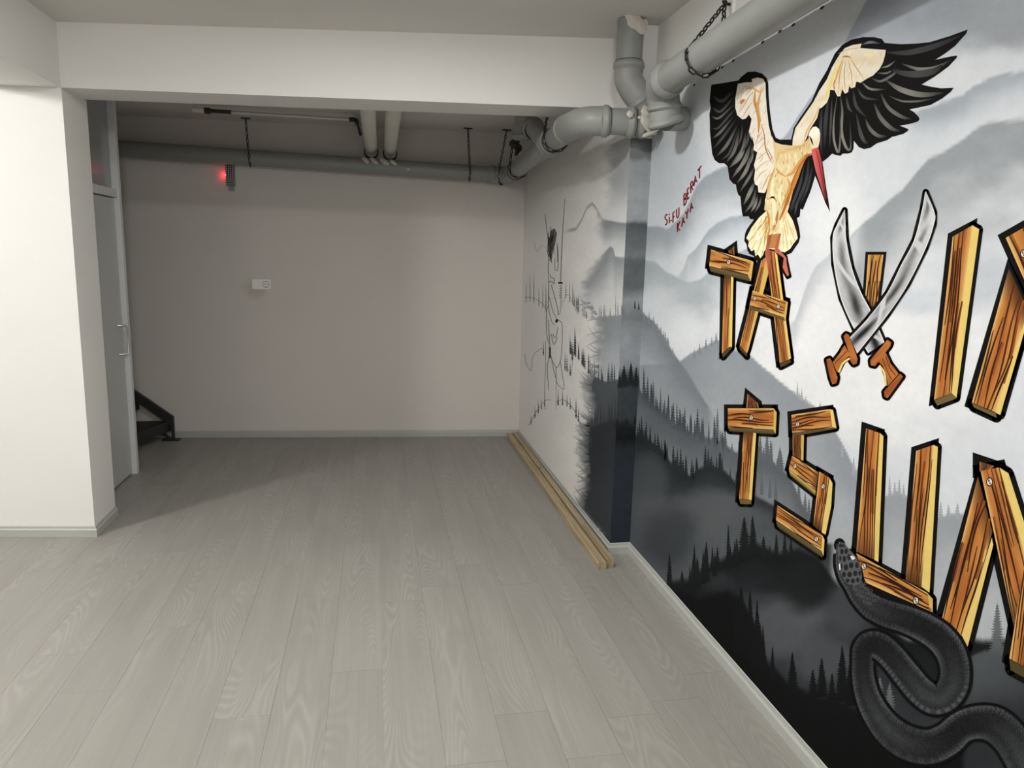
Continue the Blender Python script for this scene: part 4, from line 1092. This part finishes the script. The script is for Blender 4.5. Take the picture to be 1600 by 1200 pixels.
# ------------------------------------------------------------------ crossed swords with a short plank between
t6 = lambda *p: T(1260, 270, 3.158, p)
letter('short upright painted plank between the crossed sword blades', [dict(q=t6((305, 404), (380, 404), (345, 690), (285, 690)), tone='g', grain=5, dark_end=.9)], ow=4.5, layer=3, name='painted_plank_upright')
def sword(label, edges, guard, grip, pommel, gripl, layer, core_v, seed):
    blade = list(edges[0]) + list(reversed(edges[1]))
    ol = Paint(layer)
    for q in (blade, guard, grip, pommel): ol.outline(q, 4.3, BLACK)
    o = ol.build('painted_sword', mural, label)
    b = Paint(layer + 2)
    Lb, Rb = [smooth_path(e, 6) for e in edges]
    n_ = 60; pts = []; cols = []; na = 12
    def samp(P, t):
        x = t * (len(P) - 1); i = min(int(x), len(P) - 2); return P[i] * (1 - x + i) + P[i + 1] * (x - i)
    for i in range(n_ + 1):
        u = i / n_
        for j in range(na + 1):
            v = j / na; q_ = samp(Lb, u) * (1 - v) + samp(Rb, u) * v; pts.append((q_[0], q_[1]))
            g_ = 194 + 14 * math.sin(6 * u)
            core = math.exp(-((v - core_v) / .24) ** 2)
            seg = .55 + .45 * math.sin(u * 24 + v * 5 + seed) * (.6 + .4 * math.sin(u * 9))
            g_ -= core * (168 * max(0, seg)) * (.5 + .6 * u) + wrng.uniform(-7, 7)
            if math.sin(u * 17 - v * 3.5 + seed) > .93: g_ = max(g_, 196)
            if v < .07 or v > .93: g_ = 224
            cols.append((g_, g_ + .5, g_ + 2))
    k = b.verts(pts, cols)
    for i in range(n_):
        for j in range(na):
            a = k + i * (na + 1) + j; b.f.append((a, a + 1, a + na + 2, a + na + 1))
    b.build('painted_blade', o)
    gb = Paint(layer + 3.2)
    for q, c in ((grip, (158, 92, 44)), (pommel, (146, 80, 38)), (guard, (150, 84, 40))):
        gb.poly(q, [lerp3(c, (200, 130, 70), .5 * (i % 2)) for i in range(len(q))], .1 if q is grip else .5)
    for (p, c) in gripl: gb.ribbon(p, 1.3 if c[0] < 120 else 3.0, c, .3, 4)
    gb.build('painted_hilt', o)
    return o
sword('painted curved sword with its tip at the upper left', 
      (t6((188, 182), (150, 258), (130, 318), (135, 450), (170, 620), (235, 770), (305, 890)), t6((190, 182), (193, 250), (197, 330), (225, 470), (270, 590), (325, 695), (385, 835))),
      t6((315, 925), (400, 823), (420, 838), (414, 856), (338, 955), (318, 950)), t6((352, 930), (392, 888), (415, 940), (455, 992), (402, 1052), (395, 1000), (375, 950)), t6((382, 1080), (462, 992), (478, 1005), (400, 1112), (386, 1106)),
      [(t6((360, 950), (385, 990), (392, 1050)), (226, 204, 124)), (t6((392, 900), (410, 960), (440, 1000)), (80, 44, 22)), (t6((375, 915), (400, 980), (420, 1020)), (90, 50, 24)), (t6((330, 940), (408, 842)), (90, 48, 22)), (t6((392, 1095), (462, 1005)), (96, 54, 26))], 5, .55, .5)
sword('painted curved sword with its tip at the upper right', 
      (t6((586, 94), (572, 175), (532, 330), (470, 450), (400, 590), (300, 722), (215, 812)), t6((590, 92), (632, 195), (630, 252), (590, 370), (500, 552), (400, 702), (250, 892))),
      t6((183, 806), (196, 793), (210, 800), (252, 915), (250, 940), (232, 948), (217, 930), (214, 900)), t6((188, 850), (216, 900), (180, 930), (152, 985), (130, 935), (165, 890)), t6((98, 922), (115, 914), (126, 930), (154, 1010), (148, 1038), (128, 1044), (116, 1010)),
      [(t6((160, 985), (180, 940), (214, 915)), (226, 204, 124)), (t6((140, 940), (175, 905), (200, 880)), (80, 44, 22)), (t6((196, 805), (232, 925)), (90, 48, 22)), (t6((112, 930), (138, 1020)), (90, 48, 22))], 9.5, .42, 2.2)

# ------------------------------------------------------------------ stork
w2 = lambda *p: T(1080, 30, 5, p)
w3 = lambda *p: T(1280, 30, 5, p)
w4 = lambda *p: T(1090, 200, 5, p)
sil = (w2((157, 512), (240, 500), (370, 478), (385, 455), (440, 412), (500, 408), (555, 425), (590, 460), (602, 500), (605, 600), (615, 720), (635, 860), (660, 925), (690, 940), (780, 940), (790, 900), (800, 850), (850, 770), (940, 640))
       + w3((0, 500), (60, 400), (120, 270), (180, 200), (250, 160), (340, 140), (430, 140), (490, 155), (510, 185), (640, 195), (760, 190), (860, 180), (1010, 135), (1160, 80), (1150, 110), (1060, 210), (980, 270), (905, 318), (960, 305), (1030, 290), (1078, 284), (1075, 300), (1010, 370), (900, 450), (800, 510), (860, 525), (950, 540), (1050, 536), (1030, 565), (960, 620), (870, 670), (705, 705), (740, 725), (775, 760), (785, 780), (770, 800), (700, 820), (630, 832), (690, 855), (698, 868), (660, 895), (600, 912), (570, 918), (530, 945), (450, 970), (400, 1005), (350, 1015), (310, 1000), (270, 950), (268, 1010), (255, 1040), (225, 1050), (185, 1050), (165, 1068), (120, 1058), (100, 1050), (70, 1080), (30, 1112))
       + w4((975, 262), (985, 330), (1000, 440), (1020, 560), (1034, 655), (1000, 590), (960, 480), (918, 372), (905, 420), (880, 500), (850, 570), (822, 638), (803, 632), (798, 690), (775, 705), (795, 790), (802, 850), (790, 895), (765, 930), (735, 975), (700, 990), (640, 1030), (560, 1040), (500, 1042), (445, 1032), (438, 1000), (405, 985), (388, 955), (383, 912), (364, 882), (370, 828), (385, 790), (440, 715), (410, 710), (398, 690), (355, 692), (345, 655), (338, 580), (334, 536), (318, 522), (304, 478), (299, 442), (278, 436), (248, 400), (240, 340), (234, 300), (208, 276), (168, 276), (133, 250), (113, 200), (104, 110), (96, 30))
       + w2((145, 800), (142, 740), (152, 690), (143, 640), (150, 570)))
so_ = Paint(3.2); so_.poly(sil, BLACK)
stork = so_.build('painted_stork', mural, 'painted black and white stork with spread wings landing on the letter A')
CREAM = (230, 222, 205); CR2 = (214, 188, 136); GOLD = (200, 150, 78); RUST = (168, 100, 48)
# grey feathers in the dark wings
def feathers(lst, layer=4.6):
    p = Paint(layer)
    for k, (path, wd, c) in enumerate(lst):
        p.ribbon(path, (lambda t, wd=wd: wd * math.sin(math.pi * (.04 + .92 * t)) ** .8), (lambda t, c=c: lerp3((34, 34, 35), c, math.sin(math.pi * min(1, .1 + .9 * t)))), .14 * (k % 6), 6)
    return p
G1 = (104, 104, 100); G2 = (72, 72, 74); G3 = (128, 127, 118)
fl = [(w2((170, 600), (240, 640), (330, 560)), 5, G2), (w2((165, 690), (230, 720), (330, 610)), 4, G2), (w2((160, 760), (220, 770), (340, 660)), 3.4, G1), (w2((165, 850), (210, 850), (300, 750), (345, 700)), 3.4, G2), (w2((170, 930), (230, 880), (330, 760)), 4.2, G1), (w2((175, 1010), (250, 920), (350, 780)), 4.2, G2), (w2((200, 1070), (280, 980), (360, 830)), 5, G1), (w2((235, 1100), (300, 1040), (365, 860)), 3.4, G2),
      (w2((275, 1120), (340, 1020), (375, 860)), 5, G1), (w2((300, 1160), (390, 1060), (430, 880)), 6, G3), (w2((360, 1000), (390, 920), (400, 820)), 3, G2), (w2((400, 1040), (440, 950), (455, 840)), 4, G2), (w2((340, 1190), (420, 1110), (470, 960)), 5, G1), (w2((420, 1180), (470, 1090), (480, 980)), 4.4, G3),
      (w4((255, 300), (330, 200), (380, 110)), 4.4, G1), (w4((270, 390), (350, 280), (415, 120)), 5, G3), (w4((310, 430), (380, 330), (430, 180)), 5.4, G3), (w4((330, 500), (400, 390), (445, 300)), 4.4, G1), (w4((360, 600), (410, 500), (445, 420)), 6, G3), (w4((370, 660), (430, 580), (455, 470)), 5, G1), (w4((415, 660), (450, 600), (470, 520)), 4, G3), (w4((445, 660), (480, 600), (500, 530)), 3.2, G1)]
feathers(fl).build('painted_wing_feathers', stork, 'dark feathers of the left wing')
fr = [(w3((530, 260), (700, 260), (900, 210), (1100, 130)), 9, (62, 62, 64)), (w3((650, 350), (780, 390), (900, 380), (1030, 320)), 6, G3), (w3((560, 400), (720, 430), (880, 410), (960, 360)), 11, (70, 70, 71)), (w3((525, 480), (640, 550), (800, 590), (970, 575)), 9, G3), (w3((545, 600), (650, 640), (780, 640), (890, 620)), 3.4, G1), (w3((480, 580), (540, 690), (640, 760), (720, 780)), 6, G1), (w3((430, 660), (480, 770), (560, 850), (635, 875)), 7, G1), (w3((360, 780), (400, 860), (460, 910), (530, 915)), 6, G1), (w3((290, 740), (320, 880), (350, 950), (380, 970)), 6, G2),
      (w3((210, 600), (230, 690), (265, 730)), 4, G2), (w3((300, 540), (350, 610), (465, 630)), 4, G2), (w3((330, 490), (400, 545), (520, 548)), 3.6, G3), (w3((265, 560), (290, 680), (370, 770)), 5, (66, 66, 68)), (w3((410, 460), (480, 485), (580, 430), (620, 380)), 4, G1), (w3((450, 420), (530, 420), (600, 380)), 3, G1), (w3((480, 380), (540, 365), (600, 320)), 3, G3),
      (w3((165, 600), (180, 720), (175, 880), (210, 1000), (245, 1000), (240, 780)), 4.4, G3), (w3((140, 600), (115, 780), (115, 940), (150, 1040), (165, 900), (160, 720)), 3.4, G3), (w3((70, 620), (50, 800), (40, 1000)), 6, (58, 58, 62)), (w3((100, 620), (90, 820), (80, 1010)), 3.4, G2), (w3((20, 700), (10, 880), (20, 1060)), 5, (60, 60, 66)), (w3((330, 200), (400, 180), (480, 190)), 4, (112, 114, 120))]
feathers(fr).build('painted_wing_feathers', stork, 'dark feathers of the right wing')
fu = [(w4((870, 240), (850, 400), (790, 560), (740, 640)), 5, (58, 58, 62)), (w4((895, 300), (860, 460), (800, 600)), 4, (56, 57, 61)), (w4((830, 300), (800, 440), (740, 600), (730, 660)), 4.4, (60, 60, 64)), (w4((790, 560), (770, 620), (760, 690)), 3, (70, 70, 72))]
feathers(fu).build('painted_wing_feathers', stork, 'dark feathers under the breast')
# white and golden plumage
pl_ = Paint(6.2)
lw = (w2((365, 505), (420, 494), (478, 492), (472, 468), (520, 455), (562, 466), (580, 500), (583, 600), (592, 710), (606, 830), (628, 920), (660, 970), (720, 982))
      + w4((640, 150), (610, 300), (590, 330), (560, 400), (530, 500), (520, 508), (475, 502), (470, 452), (448, 440), (440, 400), (450, 330), (440, 290), (452, 250), (466, 190), (436, 170), (441, 130), (430, 78), (400, 40))
      + w2((480, 950), (465, 900), (450, 880), (460, 838), (472, 780), (450, 745), (428, 775), (400, 782), (360, 750), (344, 690), (345, 620), (355, 560)))
pl_.poly(lw, [lerp3(CREAM, (226, 218, 205), (i % 3) * .3) for i in range(len(lw))])
rw = (w3((0, 560), (60, 470), (100, 375), (150, 290), (200, 226), (260, 202), (332, 190), (320, 225), (400, 232), (520, 240), (515, 280), (498, 340), (470, 390), (420, 440), (370, 466), (322, 497), (290, 486), (280, 530), (250, 541), (235, 520), (225, 570), (200, 582), (180, 545), (165, 602), (142, 602), (120, 555), (85, 552), (80, 600), (60, 652), (20, 690), (0, 700))
      + w2((985, 770), (930, 855), (900, 930), (870, 985), (790, 990), (795, 930), (815, 850), (870, 770), (960, 640)))
pl_.poly(rw, [lerp3(CREAM, CR2, (i % 4) * .12) for i in range(len(rw))], .2)
body = w4((580, 60), (600, 110), (660, 130), (740, 138), (800, 132), (850, 100), (880, 60), (892, 150), (892, 208), (850, 226), (822, 262), (800, 330), (772, 420), (740, 512), (712, 620), (690, 700), (655, 770), (620, 800), (575, 835), (555, 740), (545, 650), (520, 640), (530, 560), (545, 470), (590, 330), (600, 200))
pl_.poly(body, [CR2 if i % 2 else (222, 204, 160) for i in range(len(body))], .5)
pl_.build('painted_plumage', stork)
tl = Paint(6.0)
tail = w4((545, 640), (480, 700), (420, 780), (380, 860), (402, 885), (394, 920), (420, 962), (444, 950), (452, 1002), (470, 985), (490, 1018), (512, 990), (520, 960), (560, 944), (600, 950), (640, 960), (680, 972), (722, 945), (752, 900), (782, 862), (770, 800), (742, 720), (700, 650), (620, 700))
tl.poly(tail, [(238, 230, 196) if i % 2 else (232, 218, 170) for i in range(len(tail))])
for a, b_ in (((530, 700), (400, 890)), ((540, 720), (425, 950)), ((550, 740), (460, 985)), ((560, 760), (500, 1000)), ((690, 690), (760, 880)), ((685, 720), (735, 915)), ((675, 750), (705, 950)), ((665, 770), (670, 960))):
    tl.ribbon(w4(a, b_), 1.3, (196, 172, 110), .4, smooth=False)
for a, b_ in (((545, 690), (470, 800)), ((545, 720), (520, 900)), ((560, 760), (540, 930))):
    tl.ribbon(w4(a, b_), (lambda t: 5 * (1 - t) + .8), (190, 140, 70), .25, smooth=False)
tl.build('painted_tail', stork)
# golden shading, feather edges
sh = Paint(7.4)
strokes = [(w4((890, 200), (840, 230), (790, 330), (740, 450), (690, 600), (640, 720)), 6.5, RUST), (w4((820, 270), (770, 400), (720, 540)), 5, (188, 128, 64)), (w4((860, 190), (800, 260), (740, 350), (680, 380)), 4.4, GOLD), (w4((700, 390), (720, 450), (690, 540), (650, 640)), 4, (196, 148, 78)), (w4((610, 310), (640, 350), (690, 380)), 3, GOLD),
           (w4((545, 560), (590, 540), (620, 580)), 3, GOLD), (w4((540, 640), (555, 700), (560, 800)), 3.4, (186, 132, 66)), (w4((630, 640), (615, 720), (590, 800)), 4, (176, 112, 52)), (w4((600, 330), (560, 420), (540, 520)), 3.4, (206, 160, 92)), (w4((720, 180), (640, 200), (610, 280)), 3, (214, 178, 116)), (w4((830, 130), (760, 160), (680, 170)), 2.4, (206, 168, 104)), (w4((660, 440), (640, 520), (650, 600)), 5, (236, 222, 184)), (w4((590, 400), (580, 500), (600, 640), (590, 760)), 6, (238, 226, 192)), (w4((660, 700), (650, 760), (645, 810)), 4, (238, 226, 192)),
           (w2((500, 560), (495, 640), (520, 720), (530, 800), (525, 890)), 5.5, (196, 138, 76)), (w2((545, 570), (520, 680), (545, 800)), 4, (206, 156, 96)), (w2((575, 540), (540, 570), (480, 540), (430, 545)), 3.4, (216, 172, 112)), (w2((385, 665), (400, 640), (420, 630)), 5, (190, 124, 76)), (w2((400, 520), (440, 530)), 4, (206, 158, 120)), (w2((470, 570), (420, 660), (370, 730)), 1.2, (176, 140, 104)), (w2((480, 640), (440, 700), (400, 770)), 1.2, (176, 140, 104)),
           (w2((545, 820), (570, 900), (580, 1000), (610, 1080), (640, 1130)), 2.0, (170, 116, 64)), (w2((590, 1000), (620, 1060), (650, 1120)), 1.2, (150, 96, 50)), (w2((500, 960), (540, 900), (560, 860)), 1.1, (186, 156, 120)), (w2((510, 1040), (560, 980), (580, 940)), 1.1, (186, 156, 120)), (w4((450, 130), (500, 90), (530, 60)), 1.1, (186, 156, 120)), (w4((460, 250), (520, 200), (550, 170)), 1.1, (186, 156, 120)), (w4((450, 330), (510, 280), (560, 250)), 1.1, (190, 160, 120)), (w4((450, 420), (490, 360), (550, 320)), 1.6, (206, 166, 104)), (w4((500, 490), (530, 420), (570, 340)), 2, (206, 160, 92)),
           (w3((180, 300), (210, 290), (250, 300)), 2.4, (178, 118, 58)), (w3((185, 310), (150, 400), (110, 540)), 3, (214, 168, 92)), (w3((170, 330), (100, 470), (40, 640)), 5, (232, 212, 128)), (w3((190, 320), (160, 440), (150, 590)), 1.4, (196, 150, 100)), (w3((205, 320), (195, 440), (205, 570)), 1.2, (196, 150, 100)), (w3((225, 310), (250, 420), (260, 530)), 1.2, (196, 150, 100)), (w3((240, 300), (290, 380), (350, 470)), 1.6, (206, 156, 96)), (w3((120, 470), (115, 520), (120, 550)), 2.4, (186, 110, 60)), (w3((340, 270), (400, 280), (430, 260)), 6, (234, 222, 176)), (w3((150, 270), (230, 235), (320, 225)), 1.4, (206, 184, 140)),
           (w2((1000, 680), (960, 780), (900, 880), (880, 970)), 2.4, (214, 176, 110)), (w2((900, 960), (860, 990), (800, 1000)), 2, (206, 160, 92))]
for k, (path, wd, c) in enumerate(strokes): sh.ribbon(path, (lambda t, wd=wd: wd * math.sin(math.pi * (.08 + .84 * t))), c, .13 * (k % 7), 5)
def inside(q, poly):
    x, y = q; c = False
    for i in range(len(poly)):
        (x1, y1), (x2, y2) = poly[i - 1], poly[i]
        if (y1 > y) != (y2 > y) and x < (x2 - x1) * (y - y1) / (y2 - y1) + x1: c = not c
    return c
srng = random.Random(4)
def stipple(poly, n, dirf, ln, wd, cols, dl):
    xs = [q[0] for q in poly]; ys_ = [q[1] for q in poly]; k = 0; tries = 0
    while k < n and tries < n * 12:
        tries += 1
        q = (srng.uniform(min(xs), max(xs)), srng.uniform(min(ys_), max(ys_)))
        dx, dy = dirf(*q); l_ = math.hypot(dx, dy); L_ = ln * srng.uniform(.6, 1.2); e = (q[0] + dx / l_ * L_, q[1] + dy / l_ * L_)
        if inside(q, poly) and inside(e, poly):
            b_ = srng.uniform(-.12, .12) * L_; mid_ = ((q[0] + e[0]) / 2 - dy / l_ * b_, (q[1] + e[1]) / 2 + dx / l_ * b_)
            sh.ribbon([q, mid_, e], (lambda t: wd * math.sin(math.pi * (.06 + .88 * t))), srng.choice(cols), dl + .04 * (k % 23), 3); k += 1
stipple(body, 150, lambda x, y: (.35 * math.sin(y / 9) - .1, 1), 9, 1.5, [(236, 222, 184), (200, 160, 96), (226, 206, 158), (188, 142, 80), (240, 230, 200)], -.95)
stipple(lw, 90, lambda x, y: (-.55, 1), 11, 1.2, [(244, 240, 230), (206, 186, 158), (236, 226, 208), (196, 160, 120)], -.95)
stipple(rw, 60, lambda x, y: (-.4, 1), 11, 1.1, [(244, 240, 230), (212, 190, 150), (236, 226, 200)], -.95)
stipple(tail, 60, lambda x, y: (x - 1212, y - 300), 16, 1.3, [(244, 238, 214), (206, 184, 128), (232, 220, 176)], -.6)
sh.build('painted_plumage_shading', stork)
hd = Paint(9.2)
hd.poly(w4((866, 60), (876, 25), (900, -8), (925, -12), (950, 10), (957, 45), (955, 100), (942, 152), (892, 168), (884, 120)), [(242, 236, 216)] * 6 + [(226, 212, 178)] * 4)
hd.ribbon(w4((872, 62), (885, 85), (893, 108), (902, 135)), (lambda t: 2.6 * math.sin(math.pi * (.1 + .8 * t))), (30, 26, 22), .3, 4)
hd.disc(w4((890, 96))[0], 1.3, 2.6, (16, 14, 12), .5)
hd.build('painted_head', stork)
bk = Paint(9.4)
bk.poly(w4((890, 166), (942, 150), (968, 250), (985, 390), (1008, 545), (998, 568), (962, 455), (922, 330), (898, 225)), [(206, 92, 92), (196, 76, 76), (150, 52, 54), (140, 46, 48), (90, 34, 34), (90, 34, 34), (186, 84, 84), (206, 100, 98), (212, 104, 100)])
bk.ribbon(w4((925, 175), (955, 300), (1000, 545)), .9, (84, 26, 28), .3, 4)
bk.build('painted_beak', stork, 'long red beak')
lg = Paint(10.5)
LEG = (176, 96, 74)
lg.poly(w4((552, 838), (582, 830), (566, 900), (556, 945), (575, 1010), (568, 1090), (580, 1200), (560, 1200), (545, 1080), (528, 985), (530, 945)), [(150, 84, 58)] * 5 + [(128, 66, 44)] * 3 + [LEG] * 3)
lg.poly(w4((632, 826), (652, 822), (636, 900), (630, 940), (660, 975), (692, 1012), (696, 1060), (714, 1150), (702, 1158), (684, 1130), (664, 1090), (672, 1016), (640, 990), (600, 966), (606, 930)), [(168, 92, 68)] * 4 + [(196, 104, 86)] * 7 + [(178, 92, 74)] * 4)
lg.poly(w4((570, 830), (630, 825), (606, 940), (560, 942)), (178, 124, 66), -.6)
lo_ = Paint(4.4); lo_.outline(w4((640, 960), (690, 1005), (700, 1060), (722, 1160), (702, 1170), (655, 1090), (664, 1020)), 2.5, BLACK)
lg.build('painted_legs', stork, 'thin red legs gripping the plank')
lo_.build('painted_leg_outline', stork)

# ------------------------------------------------------------------ snake
sn = lambda *p: T(1280, 820, 3.158, p)
up_path = [(96, 92, 14), (112, 130, 34), (128, 190, 52), (150, 250, 58), (172, 300, 50), (205, 352, 56), (262, 405, 66), (340, 440, 72), (430, 468, 74), (520, 508, 78), (596, 560, 80), (648, 630, 80), (670, 715, 80), (660, 795, 82), (620, 848, 82), (565, 862, 80), (500, 820, 76), (435, 745, 74), (375, 670, 72), (315, 610, 72), (262, 590, 72)]
lo_path = [(300, 606, 70), (262, 590, 72), (226, 615, 66), (215, 680, 58), (218, 760, 60), (240, 850, 66), (285, 940, 74), (350, 1020, 84), (440, 1078, 92), (540, 1096, 94), (630, 1060, 90), (700, 1000, 86), (780, 975, 90), (860, 985, 96), (930, 1040, 96), (985, 1120, 96), (1030, 1220, 96), (1060, 1340, 96)]
full = [np.array((p_[0], p_[1], p_[2] * .92)) for p_ in smooth_path(up_path + lo_path[2:], 16)]
cut = (len(up_path) - 1) * 16
def snake_body(pt, i0, i1):
    P = full; na = 22; L = 0; pts = []; cols = []
    wr_ = random.Random(8)
    for i in range(len(P)):
        a = P[max(0, i - 1)]; b = P[min(len(P) - 1, i + 1)]; t = b[:2] - a[:2]; l_ = np.hypot(*t) or 1
        nx, ny = -t[1] / l_, t[0] / l_
        if i: L += np.hypot(*(P[i][:2] - P[i - 1][:2]))
        hv = sstep(np.array(L), 900, 1000) * (1 - sstep(np.array(L), 1560, 1680))
        for j in range(na + 1):
            v = j / na * 2 - 1; e = abs(v); rj = wr_.uniform(-7, 7)
            base = 24 + 34 * max(0, math.sin(math.pi * (v * .5 + .5))) ** 2 * (.5 + .5 * math.sin(L / 140)) + 66 * max(0, (e - .45) / .55) ** 1.7 * (.75 + .25 * math.sin(L / 90))
            if (int(L / 5) % 3 == 0) and e > .6: base += 16
            row = (j + (int(L / 9) % 2)) % 2
            base += (12 if row else -7) * (.4 + .6 * e) + rj
            if e > .97: base = 30
            if hv > 0 and -.95 < v < -.72: base = base * (1 - hv) + hv * (62 + (18 if int(L / 12) % 2 else -8))
            if i0 <= i <= i1:
                pts.append((1280 + (P[i][0] + nx * P[i][2] * v) / 3.158, 820 + (P[i][1] + ny * P[i][2] * v) / 3.158))
                cols.append((base * .96, base * .99, base * 1.04))
    k = pt.verts(pts, cols)
    for i in range(min(i1, len(P) - 1) - i0):
        for j in range(na):
            a = k + i * (na + 1) + j; pt.f.append((a, a + 1, a + na + 2, a + na + 1))
def snake_outline(pt, i0, i1, ex):
    P = full[i0:i1 + 1]
    pt.ribbon([(1280 + p[0] / 3.158, 820 + p[1] / 3.158) for p in P], (lambda t, P=P: 2 * (P[int(round(t * (len(P) - 1)))][2] + ex) / 3.158), (9, 9, 9), smooth=False)
END = len(full) - 1
o1 = Paint(12); snake_outline(o1, cut - 8, END, 14)
snake = o1.build('painted_snake', mural, 'black painted snake coiling below the letters U and N')
b1 = Paint(13); snake_body(b1, cut - 8, END); b1.build('painted_snake_body', snake)
o2 = Paint(14); snake_outline(o2, 16, cut - 8, 14); o2.disc(sn((100, 100))[0], 9, 11, (9, 9, 9)); o2.build('painted_snake_outline', snake)
b2 = Paint(15); snake_body(b2, 0, cut); b2.build('painted_snake_body', snake)
hs = Paint(16)
hs.poly(sn((98, 84), (122, 90), (148, 120), (182, 158), (204, 208), (212, 258), (200, 292), (165, 305), (132, 285), (106, 240), (95, 180), (90, 120)), [(84, 86, 88)] * 12)
for cx, cy, rx_, ry_ in ((106, 102, 9, 11), (120, 104, 6, 9), (112, 132, 9, 14), (133, 130, 9, 14), (104, 165, 6, 14), (124, 168, 9, 16), (147, 160, 10, 15), (108, 205, 7, 15), (132, 210, 11, 16), (158, 200, 12, 15), (186, 200, 9, 15), (122, 245, 10, 14), (150, 245, 12, 14), (178, 240, 11, 14), (200, 238, 7, 13), (140, 275, 10, 11), (166, 277, 11, 12), (190, 272, 9, 12), (158, 300, 8, 6)):
    hs.disc(sn((cx, cy))[0], rx_ / 3.158, ry_ / 3.158, (34, 35, 37), .3 + .05 * ((cx + cy) % 9), 9)
for cx, cy, rx_, ry_ in [(175 + 13 * (k % 5) + 16 * (k // 5), 318 + 17 * (k // 5) + 9 * (k % 2) - 7 * (k % 5), 5, 7) for k in range(25)]:
    ring_ = [(cx + rx_ * math.cos(a), cy + ry_ * math.sin(a)) for a in np.linspace(0, 2 * math.pi, 7)]
    hs.ribbon(sn(*ring_), .6, (92, 94, 96), .2 + .05 * ((cx + cy) % 11), 2)
hs.poly(sn((152, 155), (168, 152), (178, 166), (164, 174)), (226, 228, 230), 1.3); hs.poly(sn((96, 196), (103, 190), (106, 218), (100, 226)), (226, 228, 230), 1.3)
hs.build('painted_snake_head', snake, 'scaled snake head with two white eyes')
